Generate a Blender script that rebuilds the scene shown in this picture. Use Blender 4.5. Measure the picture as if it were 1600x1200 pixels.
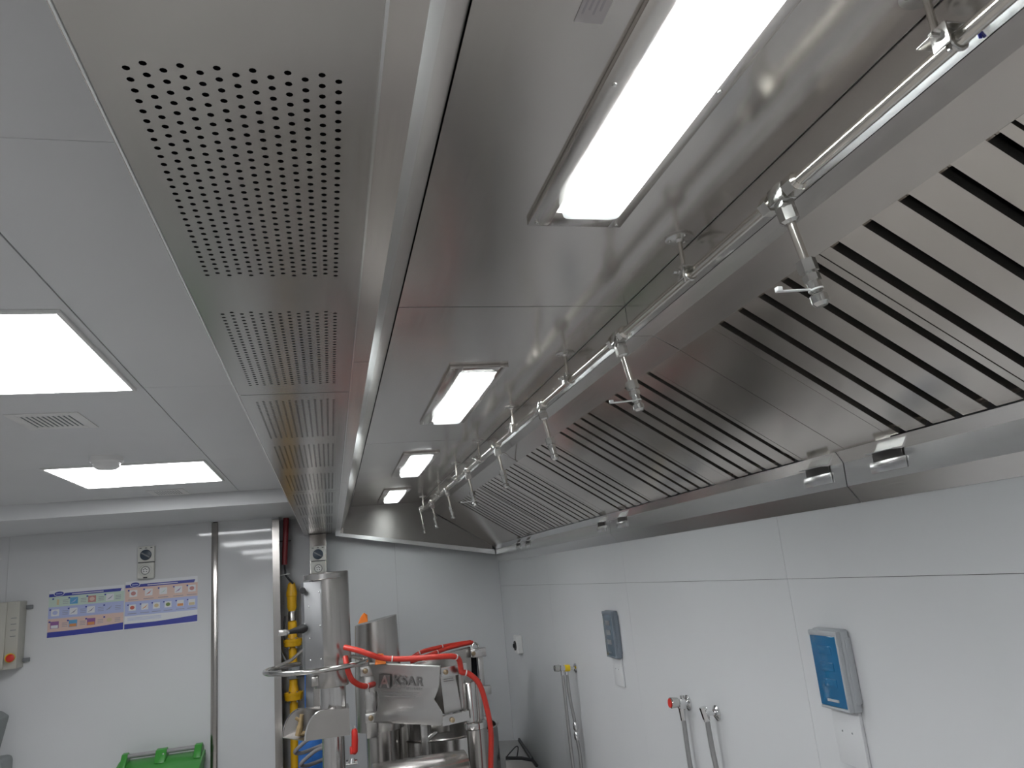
import bpy, bmesh, math, random
from mathutils import Vector, Matrix

random.seed(7)
scene = bpy.context.scene
C = scene.collection
for o in list(bpy.data.objects):
    bpy.data.objects.remove(o, do_unlink=True)

# ------------------------------------------------------------------ camera, world, exposure
YAW, PITCH, ROLL = 0.25389834, 0.24577762, -0.0953625
cp, sp = math.cos(PITCH), math.sin(PITCH)
fwd = Vector((math.sin(YAW) * cp, math.cos(YAW) * cp, sp))
r0 = Vector((math.cos(YAW), -math.sin(YAW), 0))
u0 = r0.cross(fwd)
rgt = r0 * math.cos(ROLL) + u0 * math.sin(ROLL)
upv = -r0 * math.sin(ROLL) + u0 * math.cos(ROLL)
cam_d = bpy.data.cameras.new('camera')
cam_d.sensor_width = 36.0
cam_d.lens = 1168.85 / 1600 * 36
cam_d.clip_start = 0.02
cam = bpy.data.objects.new('camera', cam_d)
C.objects.link(cam)
M = Matrix((rgt, upv, -fwd)).transposed().to_4x4()
M.translation = Vector((0, 0, 1.92))
cam.matrix_world = M
scene.camera = cam

world = bpy.data.worlds.new('world')
scene.world = world
world.use_nodes = True
world.node_tree.nodes['Background'].inputs[0].default_value = (0.6, 0.65, 0.7, 1)
world.node_tree.nodes['Background'].inputs[1].default_value = 0.05

scene.view_settings.view_transform = 'Standard'
scene.view_settings.look = 'None'
scene.view_settings.exposure = 0.75
scene.view_settings.gamma = 1.0
scene.view_settings.use_curve_mapping = False
scene.cycles.use_denoising = True
scene.cycles.max_bounces = 12
scene.cycles.diffuse_bounces = 6
scene.cycles.glossy_bounces = 6
scene.cycles.transparent_max_bounces = 12
scene.cycles.sample_clamp_indirect = 6.0
scene.cycles.caustics_reflective = False
scene.cycles.caustics_refractive = False

PANEL_E = 9.6       # ceiling panel lights
TUBE_E = 24.0       # fluorescent tubes of the hood lights

# ------------------------------------------------------------------ materials
def mat(name, col, rough=0.5, metal=0.0, spec=0.5, emit=None, strength=0.0, coat=0.0):
    m = bpy.data.materials.new(name)
    m.use_nodes = True
    b = m.node_tree.nodes['Principled BSDF']
    b.inputs['Base Color'].default_value = (*col, 1)
    b.inputs['Roughness'].default_value = rough
    b.inputs['Metallic'].default_value = metal
    b.inputs['Specular IOR Level'].default_value = spec
    b.inputs['Coat Weight'].default_value = coat
    if emit:
        b.inputs['Emission Color'].default_value = (*emit, 1)
        b.inputs['Emission Strength'].default_value = strength
    return m

def noise_on(m, scale=(1, 1, 1), nscale=4.0, bump=0.0, dist=0.01, rough=None, colvar=0.0, detail=3.0):
    """procedural grain: noise drives bump, roughness and a slight colour variation"""
    nt = m.node_tree
    b = nt.nodes['Principled BSDF']
    tc = nt.nodes.new('ShaderNodeTexCoord')
    mp = nt.nodes.new('ShaderNodeMapping')
    mp.inputs['Scale'].default_value = scale
    nz = nt.nodes.new('ShaderNodeTexNoise')
    nz.inputs['Scale'].default_value = nscale
    nz.inputs['Detail'].default_value = detail
    nt.links.new(tc.outputs['Object'], mp.inputs['Vector'])
    nt.links.new(mp.outputs['Vector'], nz.inputs['Vector'])
    if bump:
        bp = nt.nodes.new('ShaderNodeBump')
        bp.inputs['Strength'].default_value = bump
        bp.inputs['Distance'].default_value = dist
        prev = b.inputs['Normal'].links
        if prev:
            nt.links.new(prev[0].from_socket, bp.inputs['Normal'])
        nt.links.new(nz.outputs['Fac'], bp.inputs['Height'])
        nt.links.new(bp.outputs['Normal'], b.inputs['Normal'])
    if rough:
        mr = nt.nodes.new('ShaderNodeMapRange')
        mr.inputs['From Min'].default_value = 0.3
        mr.inputs['From Max'].default_value = 0.7
        mr.inputs['To Min'].default_value = rough[0]
        mr.inputs['To Max'].default_value = rough[1]
        nt.links.new(nz.outputs['Fac'], mr.inputs['Value'])
        nt.links.new(mr.outputs['Result'], b.inputs['Roughness'])
    if colvar:
        base = tuple(b.inputs['Base Color'].default_value)
        mx = nt.nodes.new('ShaderNodeMix')
        mx.data_type = 'RGBA'
        mx.inputs['A'].default_value = tuple(c * (1 - colvar) for c in base[:3]) + (1,)
        mx.inputs['B'].default_value = tuple(min(1, c * (1 + colvar)) for c in base[:3]) + (1,)
        nt.links.new(nz.outputs['Fac'], mx.inputs['Factor'])
        nt.links.new(mx.outputs['Result'], b.inputs['Base Color'])
    return m

def steel(name, col=(0.56, 0.535, 0.51), rough=(0.24, 0.36), grain=(60, 1.2, 60), wav=0.0):
    m = mat(name, col, 0.3, 1.0)
    mid = (rough[0] + rough[1]) / 2
    noise_on(m, grain, 5.0, rough=(mid - 0.012, mid + 0.012), detail=1.0)
    if wav:
        noise_on(m, (1, 1, 1), 2.6, bump=wav, dist=0.02, detail=1.0)
    return m

M_hood = steel('brushed_hood_steel', (0.64, 0.605, 0.575), (0.16, 0.21), wav=0.07)
M_hood.node_tree.nodes['Principled BSDF'].inputs['Metallic'].default_value = 0.78
M_plate = steel('perforated_steel', (0.52, 0.505, 0.485), (0.19, 0.23), wav=0.03)
M_tape = steel('polished_steel_strip', (0.74, 0.75, 0.75), (0.12, 0.20), wav=0.15)
M_filter = steel('filter_steel', (0.70, 0.66, 0.615), (0.14, 0.18), (1.5, 60, 60), wav=0.10)
M_filter.node_tree.nodes['Principled BSDF'].inputs['Metallic'].default_value = 0.92
M_trough = steel('trough_steel', (0.78, 0.78, 0.775), (0.19, 0.23))
M_pipe = mat('pipe_steel', (0.66, 0.63, 0.58), 0.2, 1.0)
M_fit = mat('plated_fitting', (0.58, 0.575, 0.555), 0.17, 1.0)
M_rod = mat('hanger_steel', (0.60, 0.59, 0.57), 0.25, 1.0)
M_mach = steel('machine_steel', (0.47, 0.45, 0.43), (0.22, 0.30), (10, 10, 0.5))
M_machb = steel('bright_machine_steel', (0.62, 0.605, 0.59), (0.16, 0.24), (10, 10, 0.5))
M_strip = steel('corner_strip_steel', (0.42, 0.40, 0.38), (0.14, 0.18), (50, 50, 1.5), wav=0.02)
M_ctrl = steel('satin_control_steel', (0.36, 0.365, 0.37), (0.40, 0.44), (10, 10, 0.5))
M_end = steel('brushed_end_steel', (0.25, 0.24, 0.23), (0.34, 0.38))
_b = M_end.node_tree.nodes['Principled BSDF']
_t = M_end.node_tree.nodes.new('ShaderNodeTangent')
_t.direction_type = 'RADIAL'
_t.axis = 'Z'
M_end.node_tree.links.new(_t.outputs[0], _b.inputs['Tangent'])
_b.inputs['Anisotropic'].default_value = 0.75
_b.inputs['Anisotropic Rotation'].default_value = 0.25
M_braid = mat('braided_hose', (0.40, 0.40, 0.40), 0.35, 0.8)
M_guard = steel('satin_guard_steel', (0.58, 0.57, 0.555), (0.30, 0.38), (1, 10, 10))
M_chrome = mat('chrome', (0.75, 0.75, 0.75), 0.08, 1.0)
M_dark = mat('void_shade', (0.006, 0.007, 0.009), 0.7, spec=0.2)  # near-black, puts the shade inside slots and hollows into colour
M_shadow = mat('slot_shade_steel', (0.10, 0.095, 0.09), 0.5, 0.6)  # darker steel tone, painted shade under the pull tabs
M_black = mat('black_rubber', (0.02, 0.02, 0.022), 0.45)
M_seam = mat('seam_dark', (0.03, 0.03, 0.03), 0.7)
M_wall = noise_on(mat('white_wall_panel', (0.66, 0.67, 0.68), 0.3, spec=0.35), (1, 1, 1), 3.0, bump=0.02, dist=0.004, rough=(0.34, 0.46))
M_gloss = noise_on(mat('glossy_wall_panel', (0.66, 0.67, 0.68), 0.1, spec=0.5), (1, 1, 1), 3.0, bump=0.02, dist=0.004, rough=(0.035, 0.055))
M_ceil = noise_on(mat('white_ceiling_panel', (0.70, 0.71, 0.72), 0.4, spec=0.3), (1, 1, 1), 3.0, bump=0.01, dist=0.003, rough=(0.35, 0.45))
M_white = mat('white_plastic', (0.78, 0.78, 0.77), 0.35)
M_offwhite = mat('offwhite_plastic', (0.62, 0.62, 0.58), 0.4)
M_trimw = mat('white_edge_trim', (0.85, 0.86, 0.86), 0.3)
M_floor = noise_on(mat('grey_floor', (0.47, 0.455, 0.44), 0.45), (1, 1, 1), 8.0, colvar=0.12, rough=(0.35, 0.55))
M_panel = mat('panel_light_diffuser', (0.9, 0.9, 0.9), 0.5, emit=(0.97, 0.98, 1.0), strength=PANEL_E)
M_tube = mat('fluorescent_tube', (0.9, 0.9, 0.9), 0.5, emit=(0.95, 0.98, 1.0), strength=TUBE_E)
M_tubedim = mat('dimmed_fluorescent_tube', (0.9, 0.9, 0.9), 0.5, emit=(0.95, 0.98, 1.0), strength=TUBE_E * 0.45)  # lower strength, softens the streak on the end panel
M_refl = mat('white_reflector', (0.70, 0.71, 0.70), 0.5)
M_grille = mat('vent_grey', (0.10, 0.12, 0.14), 0.5)
M_cabinet = mat('beige_enamel', (0.46, 0.45, 0.40), 0.4)
M_red = mat('red_plastic', (0.62, 0.03, 0.02), 0.35)
M_hose = noise_on(mat('red_hose_rubber', (0.60, 0.04, 0.025), 0.4), (1, 1, 1), 30.0, colvar=0.1)
M_darkred = mat('dark_red_pipe', (0.24, 0.025, 0.03), 0.4)
M_yellow = noise_on(mat('yellow_gas_paint', (0.72, 0.40, 0.01), 0.4), (1, 1, 1), 14.0, colvar=0.12)
M_yellowp = mat('yellow_plastic', (0.80, 0.58, 0.01), 0.4)
M_orange = mat('orange_plastic', (0.85, 0.20, 0.01), 0.45)
M_green = noise_on(mat('green_plastic', (0.045, 0.27, 0.04), 0.35), (1, 1, 1), 6.0, colvar=0.08)
M_greyp = mat('grey_plastic', (0.20, 0.21, 0.22), 0.45)
M_handle = mat('grey_handle', (0.28, 0.27, 0.28), 0.5)
M_boxgrey = mat('blue_grey_plastic', (0.17, 0.20, 0.235), 0.4)
M_boxlight = mat('light_grey_plastic', (0.42, 0.44, 0.46), 0.4)
M_dispenser = mat('dispenser_grey', (0.24, 0.26, 0.26), 0.4)
M_dial = mat('dial_dark_blue', (0.035, 0.055, 0.08), 0.35)
M_brass = mat('brass_bolt', (0.38, 0.30, 0.20), 0.35, 1.0)
M_paper = mat('poster_paper', (0.74, 0.75, 0.78), 0.35)
M_navy = mat('navy_print', (0.045, 0.06, 0.34), 0.4)
M_pgreen = mat('pale_green_print', (0.54, 0.66, 0.58), 0.4)
M_pblue = mat('pale_blue_print', (0.43, 0.49, 0.74), 0.4)
M_ppeach = mat('pale_peach_print', (0.70, 0.52, 0.46), 0.4)
M_sblue = mat('soft_blue_print', (0.12, 0.36, 0.62), 0.4)
M_spink = mat('soft_pink_print', (0.52, 0.25, 0.24), 0.4)
M_spurple = mat('purple_print', (0.28, 0.12, 0.32), 0.4)
M_sorange = mat('orange_print', (0.66, 0.28, 0.10), 0.4)
M_sred = mat('red_print', (0.58, 0.14, 0.10), 0.4)
M_sgreen = mat('olive_print', (0.18, 0.26, 0.08), 0.4)
M_scream = mat('cream_print', (0.62, 0.52, 0.32), 0.4)
M_sgrey = mat('grey_print', (0.28, 0.28, 0.36), 0.4)
M_letter = mat('engraved_grey', (0.17, 0.16, 0.155), 0.5, 0.3)
M_line = mat('engraved_pale', (0.30, 0.29, 0.28), 0.5, 0.3)
M_wood = noise_on(mat('tan_cord', (0.36, 0.26, 0.13), 0.7), (1, 1, 1), 20.0, colvar=0.2)
M_bag = noise_on(mat('blue_bag', (0.04, 0.17, 0.52), 0.35), (1, 1, 1), 22.0, colvar=0.5)
M_bluewire = mat('blue_wire', (0.05, 0.18, 0.55), 0.4)
M_sticker = mat('paper_sticker', (0.50, 0.47, 0.47), 0.5)
M_faint = mat('faint_print', (0.40, 0.37, 0.39), 0.5)
M_ink = mat('blue_ink', (0.03, 0.04, 0.45), 0.5)

def glass_mat(name, tint, transp, tl=0.2):
    m = bpy.data.materials.new(name)
    m.use_nodes = True
    nt = m.node_tree
    nt.nodes.remove(nt.nodes['Principled BSDF'])
    out = nt.nodes['Material Output']
    tr = nt.nodes.new('ShaderNodeBsdfTransparent')
    tr.inputs[0].default_value = (*tint, 1)
    tn = nt.nodes.new('ShaderNodeBsdfTranslucent')
    tn.inputs[0].default_value = (*tint, 1)
    gl = nt.nodes.new('ShaderNodeBsdfGlossy')
    gl.inputs['Roughness'].default_value = 0.12
    m1 = nt.nodes.new('ShaderNodeMixShader')
    m1.inputs[0].default_value = tl
    m2 = nt.nodes.new('ShaderNodeMixShader')
    m2.inputs[0].default_value = 1 - transp
    nt.links.new(tr.outputs[0], m1.inputs[1])
    nt.links.new(tn.outputs[0], m1.inputs[2])
    nt.links.new(m1.outputs[0], m2.inputs[1])
    nt.links.new(gl.outputs[0], m2.inputs[2])
    nt.links.new(m2.outputs[0], out.inputs[0])
    return m

M_cover = glass_mat('clear_light_cover', (0.93, 0.95, 0.94), 0.96, 0.35)
M_bluewin = mat('blue_window_plastic', (0.012, 0.135, 0.30), 0.12, spec=0.6, coat=0.3)
M_smoke = mat('grey_window_plastic', (0.11, 0.15, 0.19), 0.15, spec=0.6)

# ------------------------------------------------------------------ mesh builder (world coordinates)
class MB:
    def __init__(self):
        self.bm = bmesh.new()

    def face(self, pts):
        vs = [self.bm.verts.new(p) for p in pts]
        return self.bm.faces.new(vs)

    def box(self, x0, x1, y0, y1, z0, z1, bev=0.0, seg=2):
        pts = [(x, y, z) for x in (x0, x1) for y in (y0, y1) for z in (z0, z1)]
        v = [self.bm.verts.new(p) for p in pts]
        fs = [self.bm.faces.new([v[i] for i in q]) for q in
              ((0, 1, 3, 2), (4, 6, 7, 5), (0, 4, 5, 1), (2, 3, 7, 6), (0, 2, 6, 4), (1, 5, 7, 3))]
        if bev:
            es = list({e for f in fs for e in f.edges})
            bmesh.ops.bevel(self.bm, geom=es, offset=bev, segments=seg, affect='EDGES', profile=0.5)
        return self

    def hexa(self, p):
        """8 points: bottom ring 0-3, top ring 4-7"""
        v = [self.bm.verts.new(q) for q in p]
        for q in ((0, 1, 2, 3), (7, 6, 5, 4), (0, 4, 5, 1), (1, 5, 6, 2), (2, 6, 7, 3), (3, 7, 4, 0)):
            self.bm.faces.new([v[i] for i in q])
        return self

    def prism(self, poly, a, b, axis='Y', bev=0.0):
        """polygon in the plane across axis, run from a to b along it"""
        def pt(p, t):
            if axis == 'Y':
                return (p[0], t, p[1])
            if axis == 'X':
                return (t, p[0], p[1])
            return (p[0], p[1], t)
        va = [self.bm.verts.new(pt(p, a)) for p in poly]
        vb = [self.bm.verts.new(pt(p, b)) for p in poly]
        n = len(poly)
        fs = [self.bm.faces.new(va), self.bm.faces.new(vb[::-1])]
        for i in range(n):
            fs.append(self.bm.faces.new([va[i], vb[i], vb[(i + 1) % n], va[(i + 1) % n]]))
        if bev:
            es = list({e for f in fs for e in f.edges})
            bmesh.ops.bevel(self.bm, geom=es, offset=bev, segments=2, affect='EDGES', profile=0.5)
        return self

    def tube(self, path, r, n=12, caps=True, closed=False):
        """round bar along a list of points; r may be a list"""
        P = [Vector(p) for p in path]
        k = len(P)
        R = r if isinstance(r, (list, tuple)) else [r] * k
        rings = []
        up = None
        for i in range(k):
            if closed:
                t = (P[(i + 1) % k] - P[i - 1])
            else:
                t = (P[min(i + 1, k - 1)] - P[max(i - 1, 0)])
            if t.length < 1e-9:
                t = Vector((0, 0, 1))
            t.normalize()
            if up is None:
                up = Vector((0, 0, 1)) if abs(t.z) < 0.9 else Vector((1, 0, 0))
            a = t.cross(up)
            if a.length < 1e-6:
                a = t.cross(Vector((0, 1, 0)))
            a.normalize()
            b = a.cross(t).normalized()
            up = b
            rings.append([self.bm.verts.new(P[i] + (a * math.cos(q) + b * math.sin(q)) * R[i])
                          for q in (2 * math.pi * j / n for j in range(n))])
        m = k if closed else k - 1
        for i in range(m):
            A, B = rings[i], rings[(i + 1) % k]
            for j in range(n):
                self.bm.faces.new([A[j], A[(j + 1) % n], B[(j + 1) % n], B[j]])
        if caps and not closed:
            self.bm.faces.new(rings[0][::-1])
            self.bm.faces.new(rings[-1])
        return self

    def cyl(self, p0, p1, r, r1=None, n=20):
        return self.tube([p0, p1], [r, r if r1 is None else r1], n)

    def lathe(self, prof, c, n=32, axis='Z'):
        """profile [(radius, height)] turned about an axis through c"""
        rings = []
        for (r, h) in prof:
            ring = []
            for j in range(n):
                q = 2 * math.pi * j / n
                a, b = r * math.cos(q), r * math.sin(q)
                if axis == 'Z':
                    p = (c[0] + a, c[1] + b, c[2] + h)
                elif axis == 'X':
                    p = (c[0] + h, c[1] + a, c[2] + b)
                else:
                    p = (c[0] + a, c[1] + h, c[2] + b)
                ring.append(self.bm.verts.new(p))
            rings.append(ring)
        for A, B in zip(rings, rings[1:]):
            for j in range(n):
                self.bm.faces.new([A[j], A[(j + 1) % n], B[(j + 1) % n], B[j]])
        for ring, flip in ((rings[0], True), (rings[-1], False)):
            if prof[0 if flip else -1][0] > 1e-6:
                self.bm.faces.new(ring[::-1] if flip else ring)
        return self

    def build(self, name, m, parent=None, base=None, angle=35, smooth=True):
        bm = self.bm
        bmesh.ops.remove_doubles(bm, verts=bm.verts, dist=1e-6)
        bmesh.ops.recalc_face_normals(bm, faces=bm.faces)
        b = Vector(base) if base is not None else (Vector(parent['base']) if parent is not None else Vector((0, 0, 0)))
        bmesh.ops.translate(bm, verts=bm.verts, vec=-b)
        me = bpy.data.meshes.new(name)
        bm.to_mesh(me)
        bm.free()
        me.materials.append(m)
        if smooth:
            me.polygons.foreach_set('use_smooth', [True] * len(me.polygons))
            me.set_sharp_from_angle(angle=math.radians(angle))
        o = bpy.data.objects.new(name, me)
        C.objects.link(o)
        if parent is not None:
            o.parent = parent
            o['base'] = tuple(b)
        else:
            o.location = b
            o['base'] = tuple(b)
        return o

def tag(o, label, cat, group=None, kind=None):
    o['label'] = label
    o['category'] = cat
    if group:
        o['group'] = group
    if kind:
        o['kind'] = kind
    return o

def thing(name, label, cat, base=(0, 0, 0), group=None, kind=None):
    o = bpy.data.objects.new(name, None)
    o.empty_display_size = 0.05
    C.objects.link(o)
    o.location = base
    o['base'] = tuple(base)
    return tag(o, label, cat, group, kind)

KIDS = {}
def copy_tree(o, loc=None, label=None, parent=None):
    c = o.copy()
    C.objects.link(c)
    if parent is not None:
        c.parent = parent
    if loc is not None:
        c.location = loc
        c['base'] = tuple(loc)
    if label:
        c['label'] = label
    for ch in list(o.children):
        copy_tree(ch, parent=c)
    return c

def arc(cx, cz, r, a0, a1, n):
    return [(cx + r * math.cos(a0 + (a1 - a0) * i / n), cz + r * math.sin(a0 + (a1 - a0) * i / n)) for i in range(n + 1)]

def spline(pts, k=6):
    P = [Vector(p) for p in pts]
    out = []
    for i in range(len(P) - 1):
        p0, p1, p2, p3 = P[max(i - 1, 0)], P[i], P[i + 1], P[min(i + 2, len(P) - 1)]
        for j in range(k):
            t = j / k
            out.append(0.5 * ((2 * p1) + (p2 - p0) * t + (2 * p0 - 5 * p1 + 4 * p2 - p3) * t * t
                              + (-p0 + 3 * p1 - 3 * p2 + p3) * t ** 3))
    out.append(P[-1])
    return out

# ------------------------------------------------------------------ dimensions
XW = 1.22            # right wall
YB = 5.6             # back wall
YP = 5.4             # wall with the posters
XL, YF = -3.2, -3.0  # left and front walls (outside the picture)
ZC = 2.511           # white ceiling
ZH = 2.485           # steel ceiling inside the hood
ZP = 2.304           # perforated supply plenum
Y0H = -1.674         # near end of the canopy
SEAMS = [-1.674, -0.086, 1.502, 3.090, 4.678, 5.585]

# ------------------------------------------------------------------ room shell
f = MB().box(XL, XW + 0.1, YF, YB + 0.1, -0.05, 0).build('floor', M_floor)
tag(f, 'dark grey kitchen floor below the picture', 'floor', kind='structure')

wr = thing('wall_right', 'white panelled wall on the right under the steel canopy', 'wall', (XW, 2, 0), kind='structure')
MB().box(XW + 0.004, XW + 0.1, YF, YB + 0.1, 0, 2.75).build('wall_core', M_seam, wr)
yj = [YF, -1.7, -0.5, 0.7, 1.9, 3.1, 4.3, YB]
for i in range(len(yj) - 1):
    a, b = yj[i], yj[i + 1]
    MB().box(XW, XW + 0.004, a + 0.0006, b - 0.0006, 0, 1.832).build('wall_panel', M_wall, wr)
    MB().box(XW, XW + 0.004, a + 0.0006, b - 0.0006, 1.8332, 2.75).build('wall_panel', M_wall, wr)

wb = thing('wall_back', 'white far wall with the poster wall stepping forward on its left', 'wall', (0, YB, 0), kind='structure')
MB().box(-0.33, XW, YB + 0.004, YB + 0.1, 0, 2.75).build('wall_core', M_seam, wb)
for a, b in ((-0.33, 0.46), (0.46, XW)):
    MB().box(a + 0.0005, b - 0.0005, YB, YB + 0.004, 0, 2.75).build('wall_panel', M_wall, wb)
MB().box(XL, -0.333, YP + 0.004, YB + 0.1, 0, 2.6).build('wall_block', M_seam, wb)
for a, b in ((XL, -1.95), (-1.95, -0.75), (-0.72, -0.333)):
    MB().box(a + 0.0005, b - 0.0005, YP, YP + 0.004, 0, 2.6).build('wall_panel', M_gloss, wb)
MB().box(-0.333, -0.329, YP, YB, 0, 2.6).build('wall_panel', M_wall, wb)

o = MB().box(XL - 0.1, XL, YF, YB, 0, 2.75).build('wall_left', M_wall)
tag(o, 'white wall closing the room on the left outside the picture', 'wall', kind='structure')
o = MB().box(XL, XW, YF - 0.1, YF, 0, 2.75).build('wall_front', M_wall)
tag(o, 'white wall behind the camera', 'wall', kind='structure')

ce = thing('ceiling', 'white ceiling of flat panels with thin dark joints left of the canopy', 'ceiling', (-1.5, 1, ZC), kind='structure')
MB().box(XL, XW, YF, YB, ZC + 0.24, ZC + 0.3).build('ceiling_core', M_white, ce)
MB().box(XL, -0.165, YF, 4.51, ZC + 0.012, ZC + 0.03).build('joint_backing', M_seam, ce)
yc = [YF, -1.515, -0.28, 0.955, 2.19, 3.425, 4.505]
for i in range(len(yc) - 1):
    a, b = yc[i], yc[i + 1]
    MB().box(-0.486, -0.166, a + 0.0006, b - 0.0006, ZC, ZC + 0.012).build('ceiling_panel', M_ceil, ce)
    MB().box(-1.70, -0.4895, a + 0.0006, b - 0.0006, ZC + random.choice((0, 0.001)), ZC + 0.012).build('ceiling_panel', M_ceil, ce)
    MB().box(XL, -1.703, a + 0.0006, b - 0.0006, ZC, ZC + 0.012).build('ceiling_panel', M_ceil, ce)
o = MB().box(XL, -0.166, 4.51, YB, 2.431, ZC + 0.03).build('ceiling_bulkhead', M_ceil)
tag(o, 'white boxed bulkhead dropping below the ceiling above the poster wall', 'bulkhead', kind='structure')

def trim_strip(n, x0, x1, label):
    t = MB()
    t.box(x0, x1, YP - 0.012, YP, 0, 2.425, 0.002)
    t.box(x0 + 0.004, x1 - 0.004, YP - 0.015, YP - 0.011, 0, 2.423, 0.001)
    o = t.build(n, M_strip)
    tag(o, label, 'trim', kind='structure')
trim_strip('trim_1', -0.757, -0.716, 'vertical stainless cover strip right of the posters')
t = MB()
t.prism([(-0.372, YP - 0.012), (-0.327, YP - 0.012), (-0.327, YB - 0.001), (-0.330, YB - 0.001), (-0.330, YP - 0.008), (-0.372, YP - 0.008)], 0, 2.418, 'Z')
o = t.build('trim_2', M_strip)
tag(o, 'stainless corner strip at the wall end beside the yellow gas pipe', 'trim', kind='structure')

# ------------------------------------------------------------------ exhaust canopy
cano = thing('exhaust_canopy', 'long stainless steel kitchen exhaust canopy running along the right wall', 'exhaust hood', (0.5, 2, 2.4))

def perforated(y0, y1, regions, name='perforated_plate'):
    """sheet with real staggered round holes"""
    b = MB()
    px, py, hr = 0.0127, 0.0133, 0.00285
    xa = -0.0575 - 6.5 * px
    xb = xa + 13 * px
    XA, XB = -0.163, 0.05
    def quad(x0, x1, q0, q1):
        if q1 - q0 > 1e-5:
            b.face([(x0, q0, ZP), (x1, q0, ZP), (x1, q1, ZP), (x0, q1, ZP)])
    quad(XA, xa, y0, y1)
    quad(xb, XB, y0, y1)
    cur = y0
    for (ra, rows) in regions:
        rb = ra + (rows + 0.5) * py
        quad(xa, xb, cur, ra)
        for c in range(13):
            cx0, cx1 = xa + c * px, xa + (c + 1) * px
            s = ra + (py / 2 if c % 2 == 0 else 0)
            if c % 2 == 0:
                quad(cx0, cx1, ra, s)
            else:
                quad(cx0, cx1, s + rows * py, rb)
            for k in range(rows):
                q0, q1 = s + k * py, s + (k + 1) * py
                mx, my = (cx0 + cx1) / 2, (q0 + q1) / 2
                outer = [(cx1, my), (cx1, q1), (mx, q1), (cx0, q1), (cx0, my), (cx0, q0), (mx, q0), (cx1, q0)]
                inner = [(mx + hr * math.cos(i * math.pi / 4), my + hr * math.sin(i * math.pi / 4)) for i in range(8)]
                vo = [b.bm.verts.new((p[0], p[1], ZP)) for p in outer]
                vi = [b.bm.verts.new((p[0], p[1], ZP)) for p in inner]
                for i in range(8):
                    b.bm.faces.new([vo[i], vo[(i + 1) % 8], vi[(i + 1) % 8], vi[i]])
        cur = rb
    quad(xa, xb, cur, y1)
    return b.build(name, M_plate, cano, smooth=False)

g = 0.0012
perforated(SEAMS[0], SEAMS[1] - g, [])
perforated(SEAMS[1] + g, SEAMS[2] - g, [(-0.02, 30), (0.507, 30), (1.030, 30)])
sec = [(0.050, 30), (0.556, 30), (1.100, 32)]
perforated(SEAMS[2] + g, SEAMS[3] - g, [(SEAMS[2] + a, n) for a, n in sec])
perforated(SEAMS[3] + g, SEAMS[4] - g, [(SEAMS[3] + a, n) for a, n in sec])
perforated(SEAMS[4] + g, 5.56, [(SEAMS[4] + 0.05, 30), (SEAMS[4] + 0.5, 24)])
# plenum body
b = MB()
b.box(-0.1655, -0.1635, Y0H, 5.56, ZP - 0.001, ZC + 0.04)
b.box(-0.1635, 0.16, Y0H, 5.56, ZC + 0.03, ZC + 0.04)
b.box(-0.1635, 0.06, Y0H - 0.002, Y0H, ZP, ZC + 0.03)
b.box(-0.1635, 0.10, 5.56, 5.562, ZP, ZC + 0.03)
b.build('plenum_box', M_hood, cano)
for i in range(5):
    MB().box(-0.160, 0.048, SEAMS[i] + 0.01, min(SEAMS[i + 1], 5.55) - 0.01, ZP + 0.045, ZP + 0.048).build('plenum_shade', M_dark, cano)  # black sheet paints the dark interior seen through the holes
MB().box(-0.1645, -0.1628, Y0H, 5.56, ZP - 0.0016, ZP + 0.008).build('edge_trim', M_trimw, cano)
MB().box(0.0488, 0.0512, Y0H, 5.56, ZP - 0.0035, ZP + 0.004).build('edge_trim', M_tape, cano)
# inner rising face of the plenum: flange, polished strip, upper face
for i in range(5):
    a, c = SEAMS[i] + (0.0008 if i else 0), SEAMS[i + 1] - 0.0008
    a2, c2 = a - 0.21 * (i > 0), c - 0.21 * (i < 4)
    MB().prism([(0.0512, ZP), (0.079, ZP), (0.079, ZP + 0.0015), (0.0512, ZP + 0.0015)], a2, c2).build('plenum_flange', M_hood, cano, angle=12)
    MB().prism([(0.079, ZP), (0.100, 2.347), (0.0985, 2.3475), (0.078, ZP + 0.001)], a2, c2).build('polished_strip', M_tape, cano, angle=12)
    MB().prism([(0.100, 2.347), (0.156, ZH), (0.1545, ZH + 0.0005), (0.0985, 2.3475)], a, c).build('canopy_side', M_hood, cano, angle=12)

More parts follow.
